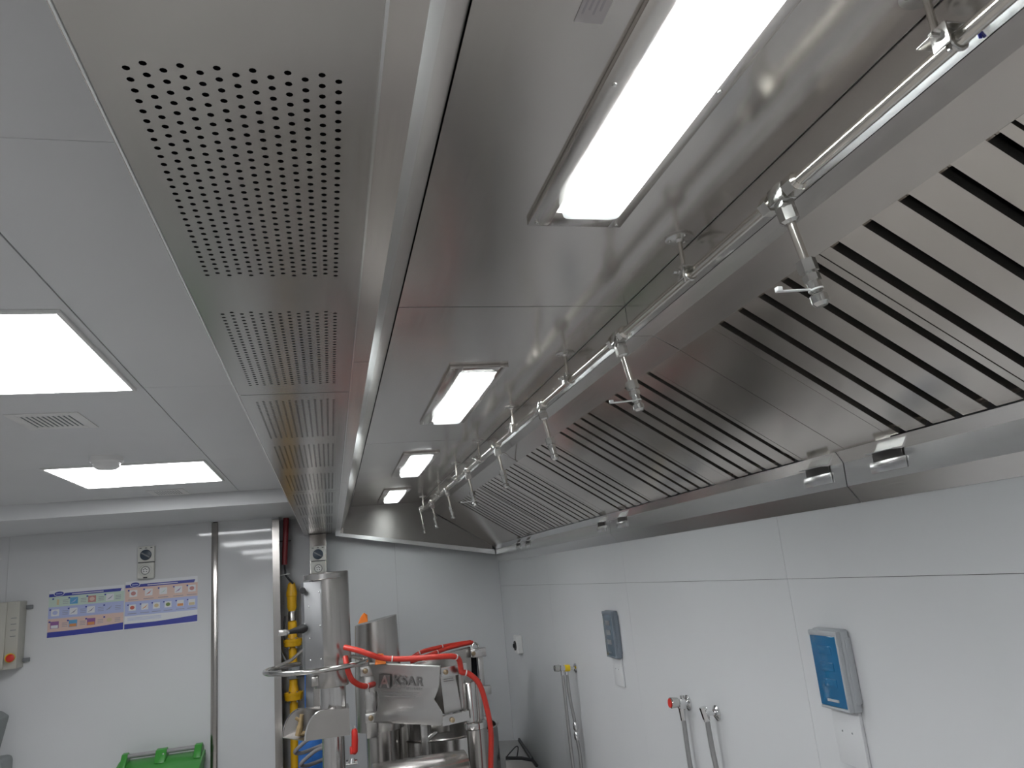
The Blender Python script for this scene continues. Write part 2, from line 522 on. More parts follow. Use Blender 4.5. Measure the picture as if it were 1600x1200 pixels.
# hood lights sit in openings of the ceiling panels
LIGHTS = [-1.22, 0.40, 2.005, 3.40, 4.70]   # near end of each lens
LL = [0.64, 0.65, 0.65, 0.62, 0.60]
for i in range(5):
    a, c = SEAMS[i] + 0.0015, SEAMS[i + 1] - 0.0015
    if i == 4:
        c = 5.57
    l0, l1 = LIGHTS[i] - 0.012, LIGHTS[i] + LL[i] + 0.012
    p = MB()
    p.box(0.1585, 0.36, a, c, ZH, ZH + 0.002)
    p.box(0.495, 0.6715, a, c, ZH, ZH + 0.002)
    if l0 > a:
        p.box(0.36, 0.495, a, l0, ZH, ZH + 0.002)
    p.box(0.36, 0.495, l1, c, ZH, ZH + 0.002)
    p.build('hood_ceiling_panel', M_hood, cano)
    # far side: drop face, pale strip, flange
    MB().prism([(0.6735, ZH), (0.6735, 2.438), (0.6755, 2.438), (0.6755, ZH)], a, c).build('drop_face', M_hood, cano, angle=12)
    MB().prism([(0.6735, 2.438), (0.6805, 2.412), (0.6825, 2.412), (0.6755, 2.438)], a, c).build('polished_strip', M_tape, cano, angle=12)
    MB().prism([(0.6805, 2.412), (0.733, 2.412), (0.793, 2.377), (0.793, 2.380), (0.733, 2.415), (0.6805, 2.415)], a, c).build('filter_flange', M_hood, cano, angle=12)
    MB().prism([(1.1745, 2.1255), (1.190, 2.099), (1.188, 2.043), (1.2185, 2.003), (1.2185, 2.0045), (1.1895, 2.044),
                (1.1915, 2.0995), (1.176, 2.1265)], a + 0.036, c + 0.036 * (i < 4)).build('grease_trough', M_trough, cano, angle=12)
MB().box(0.1545, 0.6745, Y0H, 5.57, ZC + 0.10, ZC + 0.102).build('canopy_top', M_dark, cano)

# slanted plane of the filters
T0 = Vector((0.793, 0, 2.377))
DU = Vector((0.381, 0, -0.251)).normalized()
NN = Vector((DU.z, 0, -DU.x))      # towards the cook
LU = 0.4563
def fpt(u, y, d):
    p = T0 + DU * u + NN * d
    return (p.x, y, p.z)
def slab(mb, y0, y1, d0, d1, u0=0.0, u1=LU):
    mb.hexa([fpt(u0, y0, d0), fpt(u1, y0, d0), fpt(u1, y1, d0), fpt(u0, y1, d0),
             fpt(u0, y0, d1), fpt(u1, y0, d1), fpt(u1, y1, d1), fpt(u0, y1, d1)])
    return mb

FLT = [0.241, 0.613, 0.982, 1.662, 2.125, 2.602, 3.135, 3.552, 3.930, 4.330]
FW = 0.366
edges = [Y0H]
for s in FLT:
    edges += [s, s + FW]
edges.append(5.57)
gaps = [(edges[i], edges[i + 1]) for i in range(0, len(edges), 2)]
for a, c in gaps:
    cuts = [q for q in SEAMS + [5.18] if a + 0.02 < q < c - 0.02]
    lo = a + 0.002
    for q in cuts + [c]:
        hi = q - 0.001
        if hi - lo > 0.012:
            slab(MB(), lo, hi, -0.004, 0.0).build('blank_panel', M_filter, cano)
        lo = q + 0.001
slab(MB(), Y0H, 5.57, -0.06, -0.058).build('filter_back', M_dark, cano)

ORD = ['first', 'second', 'third', 'fourth', 'fifth', 'sixth', 'seventh', 'eighth', 'ninth', 'tenth']
def make_filter(y):
    t = thing('grease_filter', '', 'grease filter', fpt(0, y, 0), 'baffle grease filters in the slanted row')
    e = [0.0]
    for k in range(5):
        e += [0.0172 + 0.0755 * k, 0.0374 + 0.0755 * k]
    e.append(FW)
    for k in range(0, 12, 2):
        w = slab(MB(), y + e[k], y + e[k + 1], -0.0165, -0.0005 if 0 < k < 10 else 0.0005, 0.0, LU - 0.004)
        w.build('slat', M_filter, t, smooth=False)
    slab(MB(), y + 0.001, y + FW - 0.001, -0.034, -0.031).build('backing', M_dark, t, smooth=False)  # black sheet, shade between the slats put into its colour
    fr = MB()
    slab(fr, y, y + FW, -0.030, -0.0175, 0.0, 0.012)
    slab(fr, y, y + FW, -0.030, -0.0175, LU - 0.016, LU - 0.004)
    fr.build('frame', M_filter, t, smooth=False)
    return t
proto = make_filter(FLT[0])
def flabel(i):
    extra = ['cut off by the right picture edge', 'behind the nearest large nozzle', 'left of the nearest nozzle',
             'just past the first seamed blank plates', 'beside the third nozzle', 'before the plate with the sagging wire',
             'just past the sagging wire', 'behind the far nozzles', 'next to last of the row', 'last one before the far end'][i]
    return 'stainless baffle grease filter, %s from the camera, %s' % (ORD[i], extra)
proto['label'] = flabel(0)
for i, y in enumerate(FLT[1:], 1):
    copy_tree(proto, fpt(0, y, 0), flabel(i))

# trough pull tabs
def make_tab(y, w):
    t = MB()
    t.box(1.1845, 1.188, y, y + w, 2.058, 2.083, 0.001)
    t.build('pull_plate', M_trough, cano)
    t = MB()
    t.prism([(1.188, 2.104), (1.162, 2.101), (1.162, 2.099), (1.188, 2.099)], y + 0.004, y + w - 0.02)
    t.build('pull_tab', M_trough, cano, angle=12)
    MB().box(1.1865, 1.1885, y + 0.006, y + w - 0.012, 2.084, 2.099).build('tab_slot_shade', M_shadow, cano)  # dark patch painting the shade below the tab
for s in SEAMS[1:5]:
    make_tab(s + 0.038 - 0.205, 0.11)
    make_tab(s + 0.038 + 0.045, 0.11)

# far end panel with its sloping gutter
MB().prism([(0.066, 2.290), (0.079, 2.304), (0.156, ZH), (0.673, ZH), (0.680, 2.412), (0.733, 2.412), (1.174, 2.126), (1.176, 2.085)], 5.57, 5.585).build('end_panel', M_end, cano, angle=12)
MB().prism([(0.045, 2.310), (0.045, 2.285), (1.185, 2.062), (1.185, 2.095)], 5.535, 5.572).build('end_gutter', M_tape, cano, angle=12)

# sticker on the hood ceiling
st = MB().box(0.272, 0.304, 0.56, 0.638, ZH - 0.0008, ZH - 0.0002).build('paper_label', M_sticker, cano)
for k in range(4):
    MB().box(0.276 + 0.006 * k, 0.2785 + 0.006 * k, 0.585, 0.625 - 0.006 * (k % 2), ZH - 0.0011, ZH - 0.0007).build('print_line', M_faint, st)

# ------------------------------------------------------------------ hood lights
def rrect(x0, x1, y0, y1, r, n=5):
    pts = []
    for cx, cy, a in ((x1 - r, y1 - r, 0), (x0 + r, y1 - r, 90), (x0 + r, y0 + r, 180), (x1 - r, y0 + r, 270)):
        for i in range(n + 1):
            q = math.radians(a + 90 * i / n)
            pts.append((cx + r * math.cos(q), cy + r * math.sin(q)))
    return pts

def make_hood_light(y, L, label, tube_m):
    x0, x1 = 0.374, 0.479
    t = thing('hood_light', label, 'light', (0.427, y + L / 2, ZH), 'bulkhead lights in the hood ceiling')
    fr = MB()
    fa, fb = y - 0.05, y + L + 0.048
    zf = ZH - 0.009
    fr.box(0.337, x0, fa, fb, zf, ZH - 0.0002, 0.0015)
    fr.box(x1, 0.503, fa, fb, zf, ZH - 0.0002, 0.0015)
    fr.box(x0 - 0.002, x1 + 0.002, fa, y, zf, ZH - 0.0002, 0.0015)
    fr.box(x0 - 0.002, x1 + 0.002, y + L, fb, zf, ZH - 0.0002, 0.0015)
    fr.build('frame', M_hood, t)
    for sx in (0.350, 0.491):
        for sy in (fa + 0.012, (fa + fb) / 2, fb - 0.012):
            MB().lathe([(0.0035, 0), (0.003, -0.0015), (0.0, -0.0022)], (sx, sy, zf), 10).build('screw', M_rod, t)
    h = MB()
    h.box(x0 - 0.003, x0 - 0.001, y - 0.006, y + L + 0.006, ZH, ZH + 0.055)
    h.box(x1 + 0.001, x1 + 0.003, y - 0.006, y + L + 0.006, ZH, ZH + 0.055)
    h.box(x0 - 0.003, x1 + 0.003, y - 0.008, y - 0.006, ZH, ZH + 0.055)
    h.box(x0 - 0.003, x1 + 0.003, y + L + 0.006, y + L + 0.008, ZH, ZH + 0.055)
    h.box(x0 - 0.003, x1 + 0.003, y - 0.008, y + L + 0.008, ZH + 0.055, ZH + 0.057)
    h.build('reflector_tray', M_refl, t)
    for tx in (0.402, 0.451):
        tb = MB().cyl((tx, y + 0.050, ZH + 0.026), (tx, y + L - 0.050, ZH + 0.026), 0.0125, n=14).build('tube', tube_m, t)
        for ey in (y + 0.030, y + L - 0.050):
            MB().box(tx - 0.013, tx + 0.013, ey, ey + 0.020, ZH + 0.010, ZH + 0.054).build('lamp_holder', M_white, tb)
    c = MB()
    top = rrect(x0 + 0.001, x1 - 0.001, y + 0.001, y + L - 0.001, 0.014)
    bot = rrect(x0 + 0.005, x1 - 0.005, y + 0.005, y + L - 0.005, 0.014)
    va = [c.bm.verts.new((p[0], p[1], ZH - 0.004)) for p in top]
    vb = [c.bm.verts.new((p[0], p[1], ZH - 0.022)) for p in bot]
    n = len(va)
    for i in range(n):
        c.bm.faces.new([va[i], va[(i + 1) % n], vb[(i + 1) % n], vb[i]])
    c.bm.faces.new(vb)
    c.build('cover', M_cover, t)
    return t
HL = ['twin tube hood light behind the camera, not in the picture', 'largest twin tube hood light, cut by the top picture edge',
      'second hood light from the camera in a steel frame', 'third hood light from the camera, small in the picture',
      'farthest hood light, next to the far end panel']
for i in range(5):
    make_hood_light(LIGHTS[i], LL[i], HL[i], M_tubedim if i == 4 else M_tube)

# ------------------------------------------------------------------ fire suppression pipe
PX, PZ, PR = 0.640, 2.4035, 0.0088
TEES = [-0.47, 0.185, 0.843, 1.486, 2.141, 2.80, 3.459, 4.121, 4.784]
pipe = thing('suppression_pipe', 'thin stainless fire suppression pipe with drop nozzles along the hood ceiling', 'pipe', (PX, 2.4, PZ))
ends = [-0.9] + TEES + [5.40]
for a, c in zip(ends, ends[1:]):
    MB().cyl((PX, a, PZ), (PX, c, PZ), PR, n=16).build('pipe_run', M_pipe, pipe)

def hexnut(mb, p0, p1, r):
    mb.tube([p0, p1], r, 6)

def make_tee(y, cap):
    t = MB()
    t.box(PX - 0.0125, PX + 0.0125, y - 0.017, y + 0.017, PZ - 0.0125, PZ + 0.0125, 0.002)
    t.cyl((PX, y - 0.022, PZ), (PX, y + 0.022, PZ), 0.0105, n=12)
    t.box(PX - 0.009, PX + 0.0115, y - 0.0105, y + 0.0105, PZ - 0.024, PZ - 0.009, 0.0015)
    tee = t.build('tee_fitting', M_fit, pipe)
    for s in (-1, 1):
        nmb = MB()
        hexnut(nmb, (PX, y + s * 0.021, PZ), (PX, y + s * 0.040, PZ), 0.0155)
        nmb.tube([(PX, y + s * 0.040, PZ), (PX, y + s * 0.046, PZ)], [0.0135, 0.0095], 12)
        nmb.build('union_nut', M_pipe, tee)
    # drop nozzle leaning to the wall
    a = Vector((PX + 0.002, y, PZ - 0.022))
    d = (Vector((PX + 0.024, y - 0.004, PZ - 0.160)) - a).normalized() * 1.01
    L = 0.143
    nz = MB().cyl(a + d * 0.012, a + d * 0.088, 0.0066, n=12).build('nozzle', M_pipe, pipe)
    m = MB()
    hexnut(m, a, a + d * 0.019, 0.0142)
    m.tube([a + d * 0.019, a + d * 0.023], [0.0142, 0.010], 12)
    m.build('nozzle_nut', M_fit, nz)
    m = MB()
    hexnut(m, a + d * 0.080, a + d * 0.098, 0.0140)
    m.cyl(a + d * 0.098, a + d * 0.104, 0.0075, n=12)
    hexnut(m, a + d * 0.102, a + d * 0.112, 0.0122)
    m.build('nozzle_nut', M_fit, nz)
    m = MB()
    m.cyl(a + d * 0.112, a + d * 0.127, 0.0098, n=14)
    m.cyl(a + d * 0.127, a + d * 0.131, 0.0068, n=14)
    m.tube([a + d * 0.130, a + d * 0.133, a + d * 0.143, a + d * 0.148], [0.0095, 0.0122, 0.0122, 0.0085], 14)
    m.build('nozzle_tip', M_fit, nz)
    if cap:
        m = MB()
        q = a + d * 0.124
        m.cyl(q - d * 0.001, q + d * 0.0012, 0.0105, n=14)
        s0 = q + Vector((-0.008, 0, 0))
        e0 = q + Vector((-0.058, -0.004, -0.004))
        m.tube([s0, e0], 0.0018, 8)
        m.box(e0.x - 0.007, e0.x + 0.001, e0.y - 0.004, e0.y + 0.004, e0.z - 0.001, e0.z + 0.006, 0.001)
        m.build('cap_strap', M_white, nz)
for i, y in enumerate(TEES):
    make_tee(y, i in (2, 3, 6))
# far end elbow with the last nozzle
m = MB()
m.box(PX - 0.011, PX + 0.011, 5.385, 5.408, PZ - 0.011, PZ + 0.030, 0.003)
hexnut(m, (PX, 5.362, PZ), (PX, 5.386, PZ), 0.013)
m.build('elbow_fitting', M_fit, pipe)
a = Vector((PX, 5.398, PZ - 0.008))
d = Vector((0.05, -0.05, -0.40)).normalized()
nz = MB().cyl(a, a + d * 0.11, 0.0056, n=12).build('nozzle', M_pipe, pipe)
m = MB()
hexnut(m, a + d * 0.09, a + d * 0.108, 0.012)
m.tube([a + d * 0.108, a + d * 0.13, a + d * 0.132, a + d * 0.148, a + d * 0.155], [0.008, 0.008, 0.0105, 0.0105, 0.007], 12)
m.build('nozzle_tip', M_fit, nz)

HANG = [-0.15, 0.546, 1.150, 1.862, 2.504, 3.146, 3.76, 4.42, 5.22]
for y in HANG:
    m = MB()
    m.lathe([(0.026, 0), (0.026, -0.003), (0.009, -0.005), (0.006, -0.010)], (PX, y, ZH - 0.0002), 20)
    h = m.build('hanger_plate', M_rod, pipe)
    for q in (0.6, 2.7, 4.8):
        MB().lathe([(0.004, -0.003), (0.0035, -0.006), (0, -0.007)], (PX + 0.018 * math.cos(q), y + 0.018 * math.sin(q), ZH), 8).build('screw', M_fit, h)
    MB().cyl((PX, y, ZH - 0.006), (PX, y, PZ + 0.016), 0.0042, n=12).build('hanger_rod', M_pipe, h)
    m = MB()
    m.box(PX - 0.020, PX + 0.012, y - 0.032, y + 0.010, PZ + 0.012, PZ + 0.0145, 0.0008)
    m.box(PX - 0.022, PX - 0.0195, y - 0.032, y - 0.010, PZ - 0.010, PZ + 0.0145, 0.0008)
    m.tube([(PX + 0.0105 * math.cos(k), y - 0.022, PZ + 0.0105 * math.sin(k)) for k in [i * math.pi / 8 for i in range(16)]], 0.0022, 6, closed=True)
    h2 = m.build('pipe_clamp', M_rod, pipe)
    m = MB()
    m.cyl((PX - 0.020, y - 0.022, PZ + 0.004), (PX - 0.034, y - 0.022, PZ + 0.004), 0.0028, n=8)
    hexnut(m, (PX - 0.021, y - 0.022, PZ + 0.004), (PX - 0.026, y - 0.022, PZ + 0.004), 0.0062)
    m.cyl((PX - 0.014, y - 0.022, PZ + 0.020), (PX - 0.014, y - 0.022, PZ - 0.014), 0.0026, n=8)
    m.build('clamp_bolt', M_fit, h2)
MB().box(0.6745, 0.6785, 0.5285, 0.5297, 2.414, 2.430).build('ink_mark', M_ink, cano)

# sagging wire from a far tee to the filters
o = MB().tube(spline([(0.650, 2.805, 2.368), (0.670, 2.83, 2.376), (0.689, 2.86, 2.378), (0.728, 2.95, 2.376), (0.776, 3.07, 2.382), (0.792, 3.088, 2.376)]), 0.0022, 6).build('detection_wire', M_rod)
tag(o, 'thin grey wire sagging from the pipe to the filters past the blank plate', 'wire')

# ------------------------------------------------------------------ ceiling panel lights, vents, detector
PL = [(-1.95, 'square ceiling panel light behind the camera, farthest back'), (-0.25, 'square ceiling panel light overhead, above the camera'),
      (1.578, 'large square panel light at the left picture edge'), (3.41, 'square panel light in front of the white bulkhead')]
def make_panel(y, label):
    t = thing('panel_light', label, 'light', (-0.83, y + 0.305, ZC), 'square panel lights in the white ceiling')
    fr = MB()
    x0, x1, y1, w, z0 = -1.130, -0.515, y + 0.61, 0.009, ZC - 0.008
    fr.box(x0 - w, x0, y - w, y1 + w, z0, ZC, 0.001)
    fr.box(x1, x1 + w, y - w, y1 + w, z0, ZC, 0.001)
    fr.box(x0, x1, y - w, y, z0, ZC, 0.001)
    fr.box(x0, x1, y1, y1 + w, z0, ZC, 0.001)
    fr.build('frame', M_white, t)
    MB().box(x0 + 0.0005, x1 - 0.0005, y + 0.0005, y1 - 0.0005, ZC - 0.0055, ZC - 0.001).build('diffuser', M_panel, t)
    return t
p0 = make_panel(*PL[0])
for y, l in PL[1:]:
    copy_tree(p0, (-0.83, y + 0.305, ZC), l)

def make_vent(x0, x1, y0, y1, label):
    t = thing('air_vent', label, 'air vent', ((x0 + x1) / 2, (y0 + y1) / 2, ZC), 'small slotted vents in the white ceiling')
    m = MB()
    gx0, gx1, gy0, gy1 = x0 + 0.028, x1 - 0.028, y0 + 0.035, y1 - 0.035
    z0 = ZC - 0.003
    m.box(x0, gx0, y0, y1, z0, ZC, 0.001)
    m.box(gx1, x1, y0, y1, z0, ZC, 0.001)
    m.box(gx0, gx1, y0, gy0, z0, ZC, 0.001)
    m.box(gx0, gx1, gy1, y1, z0, ZC, 0.001)
    m.build('frame', M_white, t)
    MB().box(gx0, gx1, gy0, gy1, ZC - 0.0012, ZC - 0.0004).build('opening', M_grille, t)
    n = 10
    for k in range(n + 1):
        xx = gx0 + (gx1 - gx0) * k / n
        MB().box(xx - 0.0042, xx + 0.0042, gy0, gy1, z0 + 0.0004, ZC - 0.0013).build('slat', M_white, t)
    return t
make_vent(-0.925, -0.725, 2.445, 2.665, 'small white slotted vent between the two panel lights')
make_vent(-0.925, -0.742, 4.26, 4.485, 'small white slotted vent close to the bulkhead')
t = thing('smoke_detector', 'round white detector on the ceiling behind the second panel light', 'smoke detector', (-0.845, 3.234, ZC))
MB().lathe([(0.060, 0), (0.060, -0.018), (0.055, -0.024)], (-0.845, 3.234, ZC), 28).build('base', M_white, t)
MB().lathe([(0.050, -0.024), (0.048, -0.038), (0.036, -0.047), (0, -0.049)], (-0.845, 3.234, ZC), 28).build('dome', M_white, t)

# ------------------------------------------------------------------ poster wall
def poster(name, x0, x1, z0, z1, label, right):
    y = YP - 0.0012
    t = thing(name, label, 'poster', ((x0 + x1) / 2, y, z0), 'instruction posters on the white wall')
    w, h = x1 - x0, z1 - z0
    def P(u, v, k=1):
        return (x0 + u * w, z0 + v * h)
    def patch(nm, poly, m, lay, par=None):
        yy = y - 0.0004 * lay
        return MB().prism([P(*q) for q in poly], yy - 0.0003, yy).build(nm, m, par or t, smooth=False)
    patch('paper', [(0, 0), (1, 0), (1, 1), (0, 1)], M_paper, 0)
    def rect(nm, u0, u1, v0, v1, m, lay, par=None):
        return patch(nm, [(u0, v0), (u1, v0), (u1, v1), (u0, v1)], m, lay, par)
    bar = patch('header_bar', [(0.0, 0.865), (0.95, 0.865), (0.965, 0.93), (0.0, 0.93)], M_navy, 1)
    rect('print_line', 0.30, 0.72, 0.888, 0.905, M_paper, 2, bar)
    patch('logo_badge', [(0.13 + 0.070 * math.cos(a), 0.925 + 0.055 * math.sin(a)) for a in [i * math.pi / 10 for i in range(20)]], M_paper, 2)
    lg = patch('logo_badge', [(0.13 + 0.062 * math.cos(a), 0.925 + 0.047 * math.sin(a)) for a in [i * math.pi / 10 for i in range(20)]], M_navy, 3)
    rect('print_line', 0.09, 0.17, 0.915, 0.935, M_pblue, 4, lg)
    n = 12
    wedge = [(i / n, 0.115 + (0.0 if i < 4 else 0.06 * ((i - 4) / 8) ** 1.3)) for i in range(n + 1)] + [(1, 0.0 + 0.02), (0, 0.0)]
    if right:
        wedge = [(i / n, 0.105 + (0.0 if i < 5 else 0.055 * ((i - 5) / 7) ** 1.2)) for i in range(n + 1)] + [(1, 0.02), (0, 0.0)]
    if not right:
        rows = [('green_band', 0.645, 0.865, M_pgreen), ('blue_band', 0.395, 0.645, M_pblue), ('peach_band', 0.10, 0.395, M_ppeach)]
    else:
        rows = [('peach_band', 0.57, 0.865, M_ppeach), ('blue_band', 0.27, 0.57, M_pblue)]
    for nm, a, b2, m in rows:
        rect(nm, 0, 1, a, b2, m, 1)
    patch('footer_band', wedge, M_navy, 2)
    def icon(u, v, s, m1, m2, sh):
        ic = rect('pictogram', u - s * 0.5, u + s * 0.5, v - s * 0.68, v + s * 0.68, m1, 2)
        if sh == 0:
            patch('picture_mark', [(u + s * 0.33 * math.cos(a), v + s * 0.42 * math.sin(a)) for a in [i * math.pi / 6 for i in range(12)]], m2, 3, ic)
        elif sh == 1:
            rect('picture_mark', u - s * 0.42, u + s * 0.42, v - s * 0.62, v - s * 0.05, m2, 3, ic)
        elif sh == 2:
            patch('picture_mark', [(u - s * 0.4, v - s * 0.5), (u + s * 0.1, v - s * 0.2), (u + s * 0.42, v + s * 0.5), (u + s * 0.2, v + s * 0.2)], m2, 3, ic)
        else:
            rect('picture_mark', u - s * 0.14, u + s * 0.14, v - s * 0.6, v + s * 0.5, m2, 3, ic)
        rect('number_mark', u - s * 0.72, u - s * 0.5, v + s * 0.5, v + s * 0.8, M_navy, 2)
        return ic
    if not right:
        for u, m1, m2, sh in ((0.12, M_pgreen, M_scream, 3), (0.33, M_sblue, M_pblue, 2), (0.57, M_spink, M_ppeach, 0), (0.81, M_paper, M_sgrey, 2)):
            icon(u, 0.75, 0.105, m1, m2, sh)
        for u, m1, m2, sh in ((0.09, M_paper, M_pblue, 0), (0.33, M_paper, M_sgrey, 2), (0.56, M_paper, M_sgrey, 2), (0.80, M_pblue, M_sgrey, 2)):
            icon(u, 0.52, 0.105, m1, m2, sh)
        for u, m1, m2, sh in ((0.09, M_spurple, M_paper, 1), (0.33, M_sblue, M_sorange, 1), (0.57, M_spurple, M_sorange, 1), (0.81, M_ppeach, M_scream, 0)):
            icon(u, 0.26, 0.11, m1, m2, sh)
        for v in (0.75, 0.52, 0.26):
            for u in (0.185, 0.42, 0.655, 0.885):
                for k in range(3):
                    rect('print_line', u, u + 0.075, v - 0.05 + 0.035 * k, v - 0.04 + 0.035 * k, M_sgrey, 2)
    else:
        for u, m2, sh in ((0.11, M_spink, 0), (0.32, M_sred, 2), (0.52, M_pgreen, 2), (0.73, M_spurple, 2), (0.92, M_spink, 0)):
            icon(u, 0.74, 0.105, M_paper, m2, sh)
            rect('print_line', u - 0.07, u + 0.07, 0.60, 0.612, M_sgrey, 2)
        for u, m2, sh in ((0.10, M_sred, 0), (0.27, M_sorange, 2), (0.43, M_scream, 0), (0.59, M_sgreen, 0), (0.76, M_sorange, 1), (0.92, M_scream, 1)):
            icon(u, 0.44, 0.095, M_paper, m2, sh)
            rect('print_line', u - 0.06, u + 0.06, 0.31, 0.322, M_sgrey, 2)
        for k in range(3):
            rect('print_line', 0.04, 0.50, 0.17 + 0.025 * k, 0.178 + 0.025 * k, M_pblue, 2)
    return t
poster('poster', -1.709, -1.280, 1.794, 2.075, 'left instruction poster with green, blue and peach bands', False)
poster('poster', -1.273, -0.842, 1.799, 2.090, 'right instruction poster with peach and blue picture rows', True)

def switched_outlet(x0, x1, z0, z1, y, label, dial_m):
    """square dial switch over a round industrial socket"""
    t = thing('switched_outlet', label, 'outlet', ((x0 + x1) / 2, y, z0), 'grey dial switch and socket units')
    zm = (z0 + z1) / 2
    cx = (x0 + x1) / 2
    w = x1 - x0
    MB().box(x0, x1, y - 0.045, y, zm + 0.002, z1, 0.006).build('switch_box', M_offwhite, t)
    MB().box(x0, x1, y - 0.045, y, z0, zm - 0.002, 0.006).build('socket_box', M_offwhite, t)
    MB().box(x0 + 0.004, x1 - 0.004, y - 0.040, y, zm - 0.003, zm + 0.003).build('joint', M_black, t)
    cz = zm + (z1 - zm) * 0.45
    d = MB().lathe([(w * 0.34, 0), (w * 0.33, -0.010), (w * 0.28, -0.012), (0, -0.012)], (cx, y - 0.045, cz), 28, 'Y').build('dial', dial_m, t)
    MB().hexa([(cx - w * 0.26, y - 0.060, cz + w * 0.10), (cx + w * 0.22, y - 0.060, cz - w * 0.20), (cx + w * 0.26, y - 0.060, cz - w * 0.13), (cx - w * 0.22, y - 0.060, cz + w * 0.17),
               (cx - w * 0.26, y - 0.056, cz + w * 0.10), (cx + w * 0.22, y - 0.056, cz - w * 0.20), (cx + w * 0.26, y - 0.056, cz - w * 0.13), (cx - w * 0.22, y - 0.056, cz + w * 0.17)]).build('pointer', M_greyp, d)
    for q in (-0.32, 0.0, 0.32):
        MB().box(cx + q * w - 0.006, cx + q * w + 0.006, y - 0.0462, y - 0.0448, z1 - 0.014, z1 - 0.010).build('mark', M_black, t)
    cz = zm - (zm - z0) * 0.5
    rr = w * 0.40
    s = MB().lathe([(rr, 0), (rr, -0.006), (rr * 0.88, -0.008), (rr * 0.84, -0.002), (0, -0.002)], (cx, y - 0.045, cz), 28, 'Y').build('socket_ring', M_offwhite, t)
    MB().tube([(cx + rr * 0.62 * math.cos(a), y - 0.048, cz + rr * 0.62 * math.sin(a)) for a in [i * math.pi / 14 for i in range(28)]], 0.0022, 6, closed=True).build('groove_ring', M_greyp, s)
    MB().lathe([(rr * 0.45, 0), (rr * 0.45, -0.006), (0, -0.006)], (cx, y - 0.046, cz), 22, 'Y').build('socket_face', M_white, s)
    for a in (0.5, 1.57, 2.64, 3.9, 5.5):
        MB().lathe([(0.0035, 0), (0.0035, -0.001), (0, -0.001)], (cx + rr * 0.26 * math.cos(a), y - 0.0522, cz + rr * 0.26 * math.sin(a)), 8, 'Y').build('pin_hole', M_black, s)
    MB().box(cx - 0.012, cx + 0.012, y - 0.048, y - 0.044, z0 + 0.003, z0 + 0.010).build('catch', M_black, t)
    return t
switched_outlet(-1.199, -1.099, 2.099, 2.304, YP, 'dial switch and socket on the wall above the posters', M_dial)

# steel post with the second switch and socket
t = thing('service_post', 'square stainless post standing under the far end of the perforated plenum', 'post', (-0.075, 5.47, 0))
MB().box(-0.132, -0.020, 5.44, 5.53, 0, ZP - 0.003, 0.003).build('post_body', M_mach, t)
MB().box(-0.143, -0.009, 5.43, 5.54, 0, 0.01, 0.002).build('foot_plate', M_mach, t)
switched_outlet(-0.127, -0.026, 2.018, 2.218, 5.44, 'dial switch and socket on the steel post above the machine', M_dial)

# electrical cabinet
t = thing('electrical_cabinet', 'beige electrical cabinet with red stop button at the left edge', 'cabinet', (-2.05, YP, 1.64))
MB().box(-2.35, -1.828, 5.285, YP - 0.001, 1.640, 2.030, 0.006).build('cabinet_body', M_cabinet, t)
d = MB().box(-2.345, -1.895, 5.272, 5.286, 1.645, 2.026, 0.004).build('door', M_cabinet, t)
for zz in (1.99, 1.68):
    MB().box(-1.832, -1.793, YP - 0.02, YP - 0.002, zz - 0.012, zz + 0.012, 0.003).build('mounting_lug', M_greyp, t)
for k in range(4):
    MB().box(-1.872, -1.842, 5.2835, 5.2855, 1.93 - 0.035 * k, 1.934 - 0.035 * k).build('print_line', M_greyp, t)
MB().lathe([(0.026, 0), (0.026, -0.014), (0, -0.014)], (-1.862, 5.285, 1.705), 24, 'Y').build('button_base', M_yellowp, t)
MB().lathe([(0.012, -0.012), (0.012, -0.026), (0.022, -0.030), (0.022, -0.042), (0.014, -0.047), (0, -0.048)], (-1.851, 5.285, 1.705), 24, 'Y').build('stop_button', M_red, t)
o = MB().tube(spline([(-2.02, 5.34, 1.66), (-1.96, 5.335, 1.60), (-1.99, 5.34, 1.50), (-2.10, 5.345, 1.45), (-2.25, 5.35, 1.55)]), 0.012, 10).build('cabinet_cable', M_black)
tag(o, 'dark cable looping out below the beige electrical cabinet', 'cable')

# grey dispensers at the lower left
t = thing('soap_dispenser', 'grey wedge shaped dispenser at the left edge, upper one', 'dispenser', (-1.95, YP, 1.2))
MB().prism([(-2.12, 1.24), (-1.925, 1.180), (-1.885, 1.372), (-1.920, 1.400), (-2.12, 1.46)], 5.24, YP - 0.001, 'Y', 0.008).build('dispenser_body', M_dispenser, t)
MB().box(-2.10, -1.95, 5.27, 5.36, 1.21, 1.245, 0.006).build('push_bar', M_greyp, t)
t = thing('grey_dispenser', 'rounded grey box at the left edge, lower one', 'dispenser', (-1.9, YP, 0.85))  # plain rounded box, taken as a second dispenser
MB().box(-2.12, -1.845, 5.20, YP - 0.001, 0.82, 1.160, 0.03, 4).build('dispenser_body', M_dispenser, t)
MB().box(-2.06, -1.90, 5.195, 5.205, 0.86, 1.02, 0.004).build('front_window', M_greyp, t)

